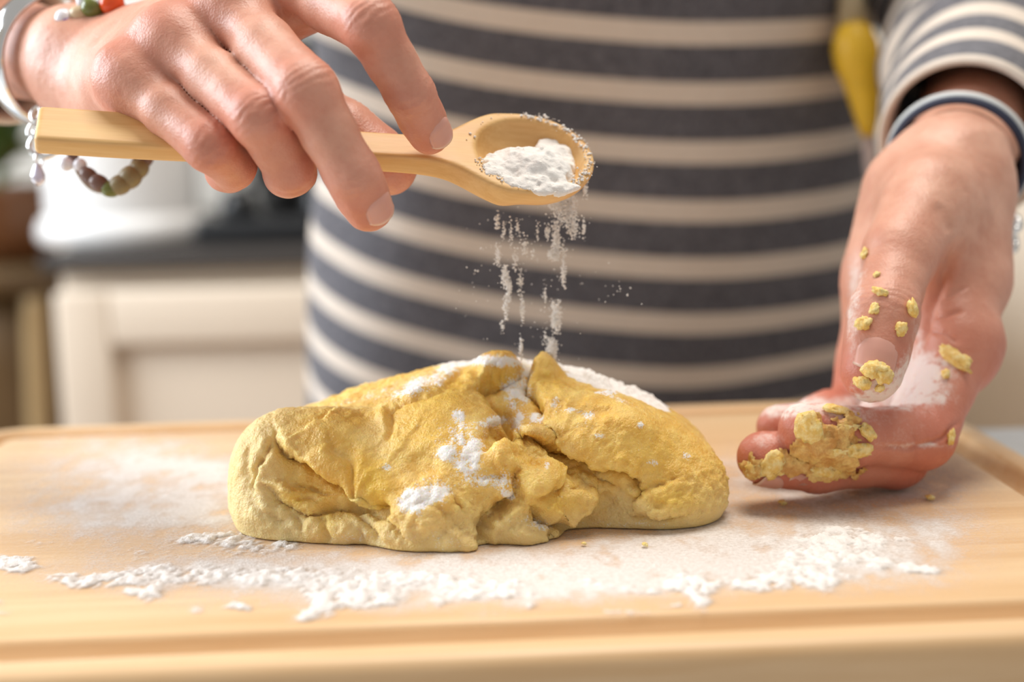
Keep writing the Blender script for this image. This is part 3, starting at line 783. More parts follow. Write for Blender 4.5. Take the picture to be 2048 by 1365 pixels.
def build_hand(spec, carp, wrist, arm_end, wr, ar, h, palm_n, extra=()):
    jj = {k: [J(*p) for p in v[0]] for k, v in spec.items()}
    W = J(*wrist); A = arm_end
    allp = np.array([p for v in jj.values() for p in v] + [W, A] + [J(*c) for c in carp])
    fld = Field(allp.min(0) - .026, allp.max(0) + .026, h)
    base = fld
    order = ['little', 'ring', 'middle', 'index']
    cp = [J(*c) for c in carp]
    for i, f in enumerate(order):                            # metacarpals and the flesh of the palm
        m = jj[f][0]; r = spec[f][1][0]
        base.add(cone(cp[i], m, .0110, r * .80), .009)
        base.add(cone(m, m + unit(jj[f][1] - m) * .004 - palm_n * .0012, r * .97, r * .93), .006)     # knuckle head
        base.add(cone(cp[i] + palm_n * .008, m + palm_n * .006, .0115, r * .86), .010)
    for i in range(3):
        a, b = jj[order[i]][0], jj[order[i + 1]][0]
        base.add(cone((cp[i] + cp[i + 1]) / 2 + palm_n * .003, (a + b) / 2 * .84 + (cp[i] + cp[i + 1]) / 2 * .16 + palm_n * .002, .0105, .0080), .010)
    base.add(cone(cp[0] + palm_n * .010, (cp[0] + jj['little'][0]) / 2 + palm_n * .012, .014, .012), .014)   # heel of the hand
    t0, t1 = jj['thumb'][0], jj['thumb'][1]
    base.add(cone(t0, t1, spec['thumb'][1][0], spec['thumb'][1][1] * .98), .014)
    base.add(cone((t0 + cp[3]) / 2, (t0 + t1) / 2 * .5 + cp[3] * .25 + jj['index'][0] * .25, .0140, .0090), .014)   # web
    base.add(cone(cp[3], W, .0120, wr), .012); base.add(cone(cp[0], W, .0120, wr), .012)
    base.add(cone(W, A, wr, ar), .012)
    for a, b, ra, rb, k in extra: base.add(cone(J(*a), J(*b), ra, rb), k)
    fld = base.clone(); fld.f = base.f.copy()
    for f in order + ['thumb']:
        p, r = jj[f], spec[f][1]
        pa = np.array(p); sl, one = fld.box(pa.min(0) - .022, pa.max(0) + .022)
        s = 0 if f != 'thumb' else 1
        for i in range(s, 3):
            m = (p[i] + p[i + 1]) / 2; rm = (r[i] + r[i + 1]) / 2 * (.86 if i == s else .92 if i < 2 else .99)
            one.add(cone(p[i], m, r[i] * (.80 if i == s else 1), rm), .0025); one.add(cone(m, p[i + 1], rm, r[i + 1]), .0025)
        ax = unit(p[3] - p[2]); one.add(cone(p[3] - ax * .004, p[3] + ax * .0005, r[3] * 1.03, r[3] * .96), .003)
        fld.f[sl] = np.minimum(fld.f[sl], smin(base.f[sl], one.f, .0060))
    return fld, jj, W
nR = unit(V(.25, .62, -.74)); nL = unit(V(-.72, -.60, .25))
W_R, W_L = (166, 126, .508), (1902, 352, .535)
elbR = V(-.345, .690, 1.125); elbL = V(.268, .768, 1.100)
armR = J(*W_R) + (elbR - J(*W_R)) * .42; armL = J(*W_L) + (elbL - J(*W_L)) * .36
fR, jR, wR = build_hand(RH, RW, W_R, armR, .0158, .0225, .00085, nR)
fL, jL, wL = build_hand(LH, LW, W_L, armL, .0185, .0240, .00085, nL,
                        extra=[((1935, 420, .528), (1945, 560, .515), .0135, .0130, .012), ((1800, 560, .525), (1790, 700, .530), .015, .014, .014)])
def dorsal(jp, up):
    ax = unit(jp[3] - jp[2]); return unit(up - ax * (up @ ax))
def finish_hand(fld, jj, spec, ups, seed, creases=()):
    v, q = fld.mesh(); q = fix_out(v, q); v = relax(v, q, 7, .5)
    n = vnormals(v, q)
    red = np.zeros(len(v)); dsp = np.zeros(len(v))
    for f, p in jj.items():
        r = spec[f][1]; up = ups[f]
        for i, (amt, s) in enumerate(((.75, .013), (.85, .010), (.8, .008), (.9, .011))):
            if f == 'thumb' and i == 0: continue
            d2 = ((v - p[i]) ** 2).sum(1); red += amt * np.exp(-d2 / (s * s))
        for i in ((1, 2) if f != 'thumb' else (2,)):       # knuckle wrinkles
            ax = unit(unit(p[i + 1] - p[i]) + unit(p[i] - p[i - 1])); u = unit(up - ax * (up @ ax))
            w = v - p[i]; a = w @ ax; side = np.cross(ax, u); sd = w @ side
            near = np.exp(-((w ** 2).sum(1) / (r[i] * 1.7) ** 2) ** 2) * sstep(.15, .7, n @ u)
            a2 = a + .0009 * noise(v, 350, seed + i) + .05 * sd * sd / r[i]
            for off, dep, wd in ((-.0044, .55, .0006), (-.0022, .9, .0006), (0, 1.0, .0007), (.0021, .85, .0006), (.0042, .5, .0006)):
                dsp -= near * dep * (.00046 if i == 1 or f == 'thumb' else .00030) * np.exp(-((a2 - off) / wd) ** 2)
            dsp += near * .0005
            # crease on the inner side of the joint
            near2 = np.exp(-((w ** 2).sum(1) / (r[i] * 1.6) ** 2) ** 2) * sstep(.1, .6, -(n @ u))
            dsp -= near2 * .0006 * np.exp(-(a / .0010) ** 2)
    pq = proj(v)[:, :2]; fr_ = sstep(0, .4, -(n @ FWD))
    for pts, dep, w in creases:
        d, s_, t = seg_dist(pq + 3 * np.stack([noise(v, 250, 1), noise(v, 250, 2)], 1), pts)
        dsp -= dep * fr_ * np.minimum(1, np.minimum(t, 1 - t) * 5) * np.exp(-(d / w) ** 2)
    dsp += fbm(v, 120, 3, seed) * .00028 + fbm(v, 500, 2, seed + 5) * .00008
    return v + n * dsp[:, None], q, np.clip(red, 0, 1)
tocam = -FWD
upsR = {'little': unit(V(-.30, -.75, .62)), 'ring': unit(V(-.1, -.85, .55)), 'middle': unit(V(.25, -.9, .35)), 'index': unit(V(.30, -.93, .22)), 'thumb': unit(V(.1, .9, .4))}
upsL = {'little': unit(V(.2, .2, -.95)), 'ring': unit(V(.1, -.1, -.98)), 'middle': unit(V(.15, -.35, -.92)), 'index': unit(V(.2, -.3, -.92)), 'thumb': unit(V(-.16, -.93, .34))}
vR, qR, redR = finish_hand(fR, jR, RH, upsR, 100)
vL, qL, redL = finish_hand(fL, jL, LH, upsL, 200, [([(1925, 470), (1898, 540), (1870, 585), (1848, 640), (1838, 700)], .0032, 11), ([(1850, 628), (1890, 634), (1930, 622)], .0010, 5), ([(1868, 600), (1905, 590), (1940, 570)], .0007, 5), ([(1845, 660), (1890, 668), (1925, 690)], .0008, 5),
    ([(1740, 893), (1820, 896), (1885, 878), (1925, 830)], .0010, 4), ([(1825, 860), (1832, 890), (1826, 925)], .0006, 4), ([(1872, 405), (1890, 440), (1905, 470)], .0008, 12)])
# coarse rest of the body: both upper arms, torso, neck and hips, all one surface with the arms
LEAN = V(0, -.235, .972)
TB = V(.050, .885, ZB)                       # torso axis at board height
def tor(s): return TB + LEAN * s
cb = Field(V(-.40, .48, .44), V(.42, 1.12, 1.66), .0085)
flat = V(0, 1, 0)
for s0, s1, r0_, r1_, k in ((-.30, -.12, .150, .152, .0), (-.12, .06, .150, .136, .05), (.06, .24, .136, .146, .05), (.24, .40, .150, .135, .05)):
    cb.add(cone(tor(s0), tor(s1), r0_, r1_, flat, .62), k)
shR, shL = tor(.455) + V(-.165, 0, -.01), tor(.455) + V(.165, 0, -.01)
cb.add(cone(shR, shL, .050, .050), .05); cb.add(cone(tor(.44), tor(.60), .062, .055), .05)
for sh, el, en in ((shR, elbR, armR), (shL, elbL, armL)):
    cb.add(cone(sh, el, .050, .038), .03); cb.add(cone(el, en, .038, .0245), .02)
    cb.add(cone(en, en + unit(en - el) * .012, .0238, .0228), .01)
vB, qB = cb.mesh(); qB = fix_out(vB, qB); vB = relax(vB, qB, 3)
def tmp(name, v, q): return mesh_obj(name, v, q)
oB, oR, oL = tmp('body', vB, qB), tmp('tmp_r', vR, qR), tmp('tmp_l', vL, qL)
for o in (oR, oL):
    m = oB.modifiers.new('u', 'BOOLEAN'); m.operation = 'UNION'; m.object = o; m.solver = 'EXACT'
dg = bpy.context.evaluated_depsgraph_get(); me = bpy.data.meshes.new_from_object(oB.evaluated_get(dg))
oB.modifiers.clear(); oB.data = me
for o in (oR, oL): bpy.data.objects.remove(o)
nv = len(me.vertices); bv = np.empty(nv * 3, np.float32); me.vertices.foreach_get('co', bv); bv = bv.reshape(-1, 3).astype(float)
print('BODY', nv, len(vB), len(vR), len(vL))
def carry(src, val, n):
    """give the values of the source points back to the same points of the joined body"""
    key = {}
    rr = np.round(src * 2e5).astype(np.int64)
    for i in range(len(rr)): key[tuple(rr[i])] = val[i]
    out = np.zeros(n)
    bb = np.round(bv.astype(np.float32).astype(float) * 2e5).astype(np.int64)
    return np.array([key.get(tuple(b), 0.0) for b in bb])
red = carry(np.float32(vR).astype(float), redR, nv) + carry(np.float32(vL).astype(float), redL, nv)
bp2 = proj(bv); isL = bv[:, 0] > .06
hfl = np.zeros(nv)
red = red + np.where(isL, .40 * sstep(600, 800, bp2[:, 1]) + .22 * sstep(430, 560, bp2[:, 1]), .12)
hw_ = bp2[:, :2] + np.stack([noise(bv, 300, 3), noise(bv, 300, 8)], 1) * 6
for px, py, rx, ry, a in ((1860, 735, 60, 30, 1.0), (1820, 775, 60, 34, .9), (1750, 802, 110, 14, .9), (1705, 640, 12, 90, .6), (1835, 690, 12, 60, .55), (1750, 775, 60, 20, .5), (1715, 540, 20, 50, .45), (1560, 826, 60, 16, .8), (1610, 812, 60, 14, .8), (1880, 790, 30, 20, .4), (1800, 870, 120, 60, .22), (1840, 893, 80, 4, .5), (1690, 830, 60, 20, .5), (1770, 640, 50, 110, .2), (1530, 880, 50, 20, .5)):
    hfl += a * np.exp(-(((hw_[:, 0] - px) / rx) ** 2 + ((hw_[:, 1] - py) / ry) ** 2))
hfl = np.where(isL, np.clip(hfl * (.8 + .7 * fbm(bv, 600, 3, 21)), 0, 1), 0)
me.attributes.new('red', 'FLOAT', 'POINT').data.foreach_set('value', np.clip(red, 0, 1).astype(np.float32))
me.attributes.new('flour', 'FLOAT', 'POINT').data.foreach_set('value', hfl.astype(np.float32))
me.polygons.foreach_set('use_smooth', np.ones(len(me.polygons), bool))
sk = NT('skin', .46); _v = sk.coord()
_n1 = sk.noise(_v, 55, 4, .6); _n2 = sk.noise(_v, 380, 3, .6)
c = sk.mix(sk.ramp(_n1, .3, .7), lin(204, 148, 124), lin(221, 171, 147))
c = sk.mix(sk.math('MULTIPLY', sk.ramp(_n2, .45, .8), .18), c, lin(186, 112, 92))
c = sk.mix(sk.math('MULTIPLY', sk.attr('red'), .70), c, lin(199, 104, 82))
hf = sk.math('ADD', sk.attr('flour'), sk.math('MULTIPLY', sk.math('SUBTRACT', sk.noise(_v, 1100, 3, .65), .5), .55))
hf = sk.math('MULTIPLY', sk.ramp(hf, .12, .85), .82)
sk.color(sk.mix(hf, c, lin(240, 232, 226)))
sk.rough(sk.math('ADD', .44, sk.math('MULTIPLY', hf, .45)))
sk.b.inputs['Subsurface Weight'].default_value = .22; sk.b.inputs['Subsurface Radius'].default_value = (1.0, .38, .22); sk.b.inputs['Subsurface Scale'].default_value = .0045
vo = sk.n('ShaderNodeTexVoronoi'); sk.t.links.new(_v, vo.inputs['Vector']); vo.inputs['Scale'].default_value = 1300
sk.bump(sk.math('ADD', sk.math('MULTIPLY', vo.outputs['Distance'], .6), sk.noise(_v, 900, 3)), .26, .0005)
me.materials.clear(); me.materials.append(sk.mat)
body = oB; local(body, person)
# fingernails
nm = NT('nail', .28, lin(222, 176, 158)); nm.b.inputs['Subsurface Weight'].default_value = .2; nm.b.inputs['Subsurface Radius'].default_value = (1, .4, .25); nm.b.inputs['Subsurface Scale'].default_value = .003
nm.color(nm.mix(nm.ramp(nm.attr('along'), .88, .97), lin(218, 160, 144), lin(228, 192, 176))); M_nail = nm.mat
def field_r(fld, p, d):
    t = np.arange(.002, .018, .0002); X = p + t[:, None] * d; g = (X - fld.lo) / fld.h; i = np.floor(g).astype(int); w = g - i
    i = np.clip(i, 0, fld.n - 2); val = 0
    for a in (0, 1):
        for b in (0, 1):
            for c in (0, 1):
                val = val + fld.f[i[:, 0] + a, i[:, 1] + b, i[:, 2] + c] * (w[:, 0] if a else 1 - w[:, 0]) * (w[:, 1] if b else 1 - w[:, 1]) * (w[:, 2] if c else 1 - w[:, 2])
    k = np.nonzero(val > 0)[0]; return t[k[0]] if len(k) else .018
def nail(jp, r, up, L=.0108, half=42, lift=.0001, back=.0078, rs=1.0):
    ax = unit(jp[3] - jp[2]); u = unit(up - ax * (up @ ax)); s = np.cross(ax, u)
    nu, nw = 13, 13; vs, al = [], []
    for iw in range(nw):
        w = iw / (nw - 1)
        for iu in range(nu):
            t = -1 + 2 * iu / (nu - 1)
            hw2 = half * (1 - .30 * (1 - w) ** 3)
            ang = math.radians(hw2) * t
            cut = (.16 if w > .5 else -.30) * (abs(t) ** 2.4) * (abs(w - .5) * 2) ** 1.5
            along = -back + L * (w - cut)
            dr = math.cos(ang) * u + math.sin(ang) * s
            fld = fR if jp[0][0] < .06 else fL
            rad = field_r(fld, jp[3] + ax * min(along, .0025), dr) + .00022 + .00025 * math.cos(ang * 1.3) * sstep(0, .3, w) - .0011 * (1 - w) ** 4 - .0007 * abs(t) ** 5 - .0009 * max(0, (along - .0025) / .004) ** 2
            vs.append(jp[3] + ax * along + rad * (math.cos(ang) * u + math.sin(ang) * s)); al.append(w)
    fs = [(a * nu + b, a * nu + b + 1, (a + 1) * nu + b + 1, (a + 1) * nu + b) for a in range(nw - 1) for b in range(nu - 1)]
    o = mesh_obj('fingernail', vs, fs, M_nail, None, True, {'along': al})
    md = o.modifiers.new('thickness', 'SOLIDIFY'); md.thickness = .0006; md.offset = 0
    o.parent = body; o.matrix_parent_inverse = body.matrix_world.inverted() if False else Matrix.Identity(4)
    return o
nail(jR['index'], RH['index'][1], unit(V(.42, -.88, .25)))
nail(jR['middle'], RH['middle'][1], unit(V(.55, -.82, .10)), .0108, 42)
nail(jR['ring'], RH['ring'][1], upsR['ring']); nail(jR['little'], RH['little'][1], upsR['little'], .0095); nail(jR['thumb'], RH['thumb'][1], upsR['thumb'], .0135)
nail(jL['thumb'], LH['thumb'][1], unit(V(-.16, -.93, .34)), .0135, 42, .0002, .0098, 1.0)
for f in ('index', 'middle', 'ring', 'little'): nail(jL[f], LH[f][1], upsL[f], .0105)

# ------------------------------------------------------------------ striped top
sv_, sf_, st_ = [], [], []
def add_part(v, f, t):
    o = len(sv_); sv_.extend(v); st_.extend(t); sf_.extend([tuple(i + o for i in q) for q in f])
nT = 120
zs = np.linspace(-.26, .47, 150); ring = []
v, t = [], []
for s in zs:
    hwx = np.interp(s, [-.26, -.10, .0, .06, .15, .26, .38, .44, .47], [.190, .184, .178, .172, .157, .164, .176, .150, .09])
    hwy = np.interp(s, [-.26, -.10, .0, .06, .15, .26, .38, .44, .47], [.125, .116, .110, .106, .102, .108, .100, .080, .055])
    c = tor(s)
    for j in range(nT):
        a = 2 * math.pi * j / nT; ca, sa = math.cos(a), math.sin(a)
        e_ = .82
        x_ = hwx * math.copysign(abs(ca) ** e_, ca); y_ = hwy * math.copysign(abs(sa) ** e_, sa)
        # soft drag folds running up towards the left shoulder, and hem folds low on the right
        front_ = max(0, -sa)
        fold = front_ * (.0030 * math.sin(16 * a + 26 * s + 1.2) * sstep(.05, -.15, s) + .0022 * math.sin(7 * a - 18 * s))
        pull = sstep(.03, .16, x_) * sstep(.06, -.08, s) * front_
        fold += .012 * pull * math.sin(38 * (s + .55 * x_) + .6)
        p = c + V(x_, y_, 0) - LEAN * (.0) + V(ca, sa, 0) * fold
        # rings lie square to the leaning axis, so the front hangs lower
        p[2] += y_ * .30
        v.append(p); t.append(s - .030 * pull * 1.0 + .12 * x_ + .003 * math.sin(3 * a + 2 * s) * front_)
f = []
for i in range(len(zs) - 1):
    for j in range(nT):
        a, b = i * nT + j, i * nT + (j + 1) % nT; f.append((a, b, b + nT, a + nT))
add_part(v, f, t)
def sleeve(cuff, el, sh, rc, re, rs, ph, wr):
    """tube from the cuff to the shoulder along a bent path"""
    n1 = 46; path = []
    for i in range(n1 + 1):
        u = i / n1; path.append((1 - u) ** 2 * 0 + 0)
    pts = []
    L1, L2 = np.linalg.norm(el - cuff), np.linalg.norm(sh - el); bend = .06
    a1, a2 = unit(el - cuff), unit(sh - el)
    k = int(26)
    for i in range(k): pts.append(cuff + a1 * (L1 - bend) * i / k)
    for i in range(13):
        u = i / 12; pts.append((1 - u) ** 2 * (el - a1 * bend) + 2 * u * (1 - u) * el + u * u * (el + a2 * bend))
    for i in range(1, 27): pts.append(el + a2 * (bend + (L2 - bend) * i / 26))
    arc = np.concatenate([[0], np.cumsum([np.linalg.norm(pts[i + 1] - pts[i]) for i in range(len(pts) - 1)])])
    rad = [np.interp(s, [0, .03, L1, L1 + .1, arc[-1]], [rc, rc + .003, re, (re + rs) / 2, rs]) for s in arc]
    nn = 64; v, _ = tube(pts, rad, nn, False); v = np.array(v)
    dir0 = (v[:nn] - pts[0]) / rad[0]                       # the cuff turns in on itself: inner wall, then the lip
    pre = [(.030, rc - .0035), (.012, rc - .0035), (.0002, rc - .003), (-.0012, rc - .0015)]
    v = np.concatenate([pts[0] + a1 * o_ + dir0 * r_ for o_, r_ in pre] + [v])
    pts = [pts[0] + a1 * o_ for o_, r_ in pre] + pts; arc = np.concatenate([[.004, .003, .002, .001], arc])
    fq_ = [(i * nn + j, i * nn + (j + 1) % nn, (i + 1) * nn + (j + 1) % nn, (i + 1) * nn + j) for i in range(len(pts) - 1) for j in range(nn)]
    t = np.repeat(arc, nn)
    ctr = np.repeat(np.array(pts), nn, 0)
    w = (.0035 * np.sin(arc * 120 + ph)[:, None] * np.sin(np.arange(nn) * 2 * math.pi / nn * 2 + ph)[None] * sstep(.03, .09, arc)[:, None]).ravel() * wr
    v = v + (v - ctr) / np.linalg.norm(v - ctr, axis=1)[:, None] * w[:, None]
    v = v + np.stack([noise(v, 22, 4), noise(v, 22, 5), noise(v, 22, 6)], 1) * .003 * sstep(.02, .08, t)[:, None]
    add_part(list(v), fq_, list(t + .0272))
cuR = J(*W_R) + unit(elbR - J(*W_R)) * .050; cuL = J(*W_L) + unit(elbL - J(*W_L)) * .045
sleeve(cuR, elbR, shR, .0295, .052, .070, 0.5, 1.0)
sleeve(cuL, elbL, shL, .0345, .062, .074, 1.4, 1.0)
sh = NT('striped_jersey', .85, Sheen_Weight=.25)
_v = sh.coord(); PER = .0313
ph_ = sh.math('FRACT', sh.math('DIVIDE', sh.math('ADD', sh.attr('stripe'), 10.0 * PER + .0223), PER))
tri = sh.math('ABSOLUTE', sh.math('SUBTRACT', ph_, .5))
msk = sh.ramp(tri, .175, .205, 1, 0)
nz = sh.noise(_v, 260, 4, .7); nz2 = sh.noise(sh.coord('Object', (1, 1, .25)), 900, 2)
dark = sh.mix(sh.ramp(sh.math('ADD', sh.math('MULTIPLY', nz, .6), sh.math('MULTIPLY', nz2, .4)), .35, .68), lin(70, 69, 76), lin(114, 112, 118))
crm = sh.mix(nz, lin(212, 196, 180), lin(232, 220, 206))
sh.color(sh.mix(msk, dark, crm)); sh.bump(nz2, .25, .0008)
shirt = mesh_obj('striped_top', sv_, sf_, sh.mat, None, True, {'stripe': st_}); local(shirt, person)
shirt['label'] = 'navy and cream striped long sleeved jersey top'
# ------------------------------------------------------------------ dough stuck to the near hand
Lq = bp2[isL]; Lv = bv[isL]
bn = np.empty(nv * 3, np.float32); me.vertex_normals.foreach_get('vector', bn); bn = bn.reshape(-1, 3).astype(float); Ln = bn[isL]
def on_hand(px, py):
    d = np.hypot(Lq[:, 0] - px, Lq[:, 1] - py); k = np.nonzero(d < 9)[0]
    if not len(k): k = np.argsort(d)[:5]
    i = k[np.argmin(Lq[k, 2])]; return Lv[i], Ln[i]
M_crumb = NT('sticky_dough', .5); _v = M_crumb.coord()
M_crumb.color(M_crumb.mix(M_crumb.ramp(M_crumb.noise(_v, 500, 3), .35, .7), lin(236, 196, 104), lin(250, 228, 164)))
M_crumb.bump(M_crumb.noise(_v, 1300, 3), .5, .0006); M_crumb.b.inputs['Subsurface Weight'].default_value = .2; M_crumb.b.inputs['Subsurface Radius'].default_value = (1, .6, .2); M_crumb.b.inputs['Subsurface Scale'].default_value = .003
M_crumb = M_crumb.mat
bmi = bmesh.new(); bmesh.ops.create_icosphere(bmi, subdivisions=3, radius=1); C3 = np.array([v.co[:] for v in bmi.verts]); bmi.verts.index_update(); F3 = np.array([[v.index for v in f.verts] for f in bmi.faces]); bmi.free()
def crumb(p, n, rx, ry, rz, seed, label, group, sink=.35, ang=0.0):
    n = unit(n); t = unit(np.cross(n, V(.3, .2, 1))); b = np.cross(n, t); ca, sa = math.cos(ang), math.sin(ang)
    t, b = t * ca + b * sa, b * ca - t * sa
    s = C3 * (1 + .62 * fbm(C3 + seed * 3.1, 1.7, 3, seed, .65))[:, None] + .22 * fbm(C3 + seed, 4.5, 2, seed + 3)[:, None] * C3
    c = p + n * rz * (1 - sink)
    w = (s[:, :1] * rx) * t + (s[:, 1:2] * ry) * b + (s[:, 2:] * rz) * n
    o = mesh_obj('dough_crumb', w, F3, M_crumb); o.location = c
    return tag(o, label, 'dough crumb', group)
G1 = 'bits of dough stuck to the near hand'
for i, (px, py, rx, ry, rz, ang, lab) in enumerate((
    (1757, 578, 17, 8, 8, 0, 'thin yellow dough flake on the thumb just above its knuckle'),
    (1725, 644, 17, 16, 15, 0, 'round pale dough ball on the left edge of the thumb'),
    (1830, 618, 13, 20, 10, .4, 'yellow dough bit in the fold on the right of the thumb knuckle'),
    (1806, 655, 13, 15, 7, 0, 'small beige dough smudge right of the thumb knuckle'),
    (1740, 738, 24, 18, 13, .2, 'bright yellow dough lump on the thumbnail'),
    (1772, 752, 18, 18, 12, .8, 'beige dough lump on the right of the thumb tip'),
    (1720, 768, 17, 14, 9, 0, 'dull beige dough smear left of the thumb tip'),
    (1758, 783, 9, 9, 8, 0, 'tiny white dough pellet at the very end of the thumb'),
    (1905, 712, 38, 14, 10, -.5, 'broad ragged dough flake on the palm near the index knuckle'),
    (1932, 716, 13, 12, 9, 0, 'yellow dough crumb at the right end of the palm flake'),
    (1886, 745, 9, 9, 8, 0, 'small pale dough crumb under the palm flake'),
    (1722, 506, 14, 12, 6, .3, 'yellow dough speck high on the thumb base'),
    (1748, 545, 7, 7, 5, 0, 'tiny dough speck between thumb base and knuckle'),
    (1745, 612, 9, 13, 5, 0, 'faint dough dab above the round dough ball'),
    (1612, 852, 26, 33, 15, .5, 'largest bright yellow dough chunk on the curled index finger'),
    (1742, 868, 22, 12, 11, -.5, 'yellow dough flake jutting right from the dough smear'),
    (1720, 905, 26, 15, 12, .4, 'yellow dough flake on the lower right of the dough smear'),
    (1682, 905, 26, 12, 10, .2, 'dough strip in the middle of the smeared fingers'),
    (1676, 815, 28, 11, 9, .1, 'floury dough flake on top of the curled index finger'),
    (1700, 850, 26, 10, 9, .3, 'long beige dough strip under the top of the index finger'),
    (1650, 945, 34, 14, 11, .1, 'amber dough strip along the underside of the fingers'),
    (1545, 935, 24, 26, 13, .2, 'bright yellow dough lump at the middle fingertip'),
    (1500, 940, 17, 20, 9, 0, 'brownish dough dab on the outermost fingertip'),
    (1903, 868, 8, 17, 7, 0, 'single dough shred hanging off the right of the knuckle'))):
    p, n = on_hand(px, py); k = (p - CAM) @ FWD / F
    crumb(p, n, rx * k, ry * k, rz * k * .8, 11 + i, lab, G1, .30, ang)
# the thick smear over the curled fingers: a coat lifted off the skin, ragged at its edge
sw = bp2[:, :2] + np.stack([noise(bv, 260, 41), noise(bv, 260, 43)], 1) * 16 + np.stack([noise(bv, 700, 45), noise(bv, 700, 47)], 1) * 7
cov = np.zeros(nv)
for px, py, rx, ry, a in ((1650, 895, 66, 46, 1.2), (1690, 925, 44, 34, 1.1), (1620, 935, 60, 26, 1.1), (1550, 925, 50, 34, 1.05), (1610, 850, 30, 34, .8), (1690, 845, 50, 26, .75), (1500, 935, 26, 24, .9)):
    cov += a * np.exp(-(((sw[:, 0] - px) / rx) ** 2 + ((sw[:, 1] - py) / ry) ** 2))
cov = np.where(isL & (bp2[:, 2] < .53) & (bn @ FWD < .45), cov * (.85 + .5 * fbm(bv, 420, 3, 61)), 0)
ok = cov > .62
tri = []
for pl in me.polygons:
    vv = pl.vertices
    if all(ok[i] for i in vv): tri.append(tuple(vv))
us = sorted({i for t_ in tri for i in t_}); rm_ = {a: b for b, a in enumerate(us)}; us = np.array(us)
thick = sstep(.62, .95, cov[us]) * (.0013 + .0016 * np.abs(fbm(bv[us], 330, 3, 67)) + .0007 * fbm(bv[us], 900, 2, 69)) + .00015
M_sm = NT('dough_smear', .45); _v = M_sm.coord()
M_sm.color(M_sm.mix(M_sm.ramp(M_sm.noise(_v, 260, 4, .65), .36, .66), lin(206, 150, 76), lin(238, 200, 122))); M_sm.bump(M_sm.noise(_v, 1200, 3), .5, .0007)
M_sm.b.inputs['Subsurface Weight'].default_value = .2; M_sm.b.inputs['Subsurface Radius'].default_value = (1, .6, .2); M_sm.b.inputs['Subsurface Scale'].default_value = .003
smr = mesh_obj('dough_smear', bv[us] + bn[us] * thick[:, None], [tuple(rm_[i] for i in t_) for t_ in tri], M_sm.mat)
tag(smr, 'thick sticky coat of amber dough smeared over the curled fingers', 'dough smear')
# crumbs lying on the board
for i, (px, py, r, lab) in enumerate(((1290, 1093, 5, 'tiny yellow dough crumb on the board in front of the mound'), (1168, 1090, 4, 'speck of dough on the board by the front right foot of the mound'), (1860, 1000, 7, 'pale dough pellet on the board under the near hand'), (1565, 1010, 7, 'yellow dough shred on the board between mound and near hand'))):
    p = onz(px, py, ZB + .0006); k = (p - CAM) @ FWD / F
    crumb(p, V(0, 0, 1), r * k * 1.5, r * k, r * k * .7, 60 + i, lab, 'dough crumbs on the board', 0)

# ------------------------------------------------------------------ jewellery
M_silver = NT('silver', .12, (.86, .86, .85, 1), Metallic=1.0).mat
M_cord = mat_plain('bracelet_cord', lin(150, 128, 104), .7, .1, 300)
def frame_of(ax, up=V(0, 0, 1)):
    ax = unit(ax); e1 = unit(up - ax * (up @ ax)); return e1, np.cross(ax, e1), ax
aR = unit(elbR - J(*W_R)); aL = unit(elbL - J(*W_L))
def ringpts(c, e1, e2, r1, r2, n, a0=0, a1=2 * math.pi): return [c + e1 * r1 * math.cos(a) + e2 * r2 * math.sin(a) for a in np.linspace(a0, a1, n, endpoint=a1 - a0 < 6.28)]
def loop_tube(pts, rad, n=10):
    m = len(pts); vs, fs = [], []; c = sum(pts) / m; nrm = unit(np.cross(pts[1] - pts[0], pts[m // 4] - pts[0]))
    for i, p in enumerate(pts):
        t = unit(pts[(i + 1) % m] - pts[i - 1]); s = unit(np.cross(t, nrm)); u = np.cross(s, t)
        for j in range(n):
            a = 2 * math.pi * j / n; vs.append(p + rad * (math.cos(a) * s + math.sin(a) * u))
    for i in range(m):
        for j in range(n):
            a, b = i * n + j, i * n + (j + 1) % n; k = ((i + 1) % m) * n
            fs.append((a, b, k + (j + 1) % n, k + j))
    return vs, fs
# wide silver bangle on the far wrist: an open, domed band
e1, e2, ax = frame_of(aR)
c0 = J(*W_R) + aR * .0200 + V(0, 0, -.001)
vs, fs = [], []; na, nb = 60, 9
for i in range(na):
    a = math.radians(25) + math.radians(310) * i / (na - 1)
    for j in range(nb):
        w = -1 + 2 * j / (nb - 1); rr2 = .0225 + .0016 * (1 - w * w)
        vs.append(c0 + ax * w * .0058 + e1 * math.cos(a + math.pi * .9) * rr2 * 1.02 + e2 * math.sin(a + math.pi * .9) * rr2)
for i in range(na - 1):
    for j in range(nb - 1): fs.append((i * nb + j, i * nb + j + 1, (i + 1) * nb + j + 1, (i + 1) * nb + j))
bang = mesh_obj('silver_bangle', vs, fs, M_silver); md = bang.modifiers.new('thickness', 'SOLIDIFY'); md.thickness = .0013
tag(bang, 'wide polished silver bangle on the wrist of the hand holding the spoon', 'bangle')
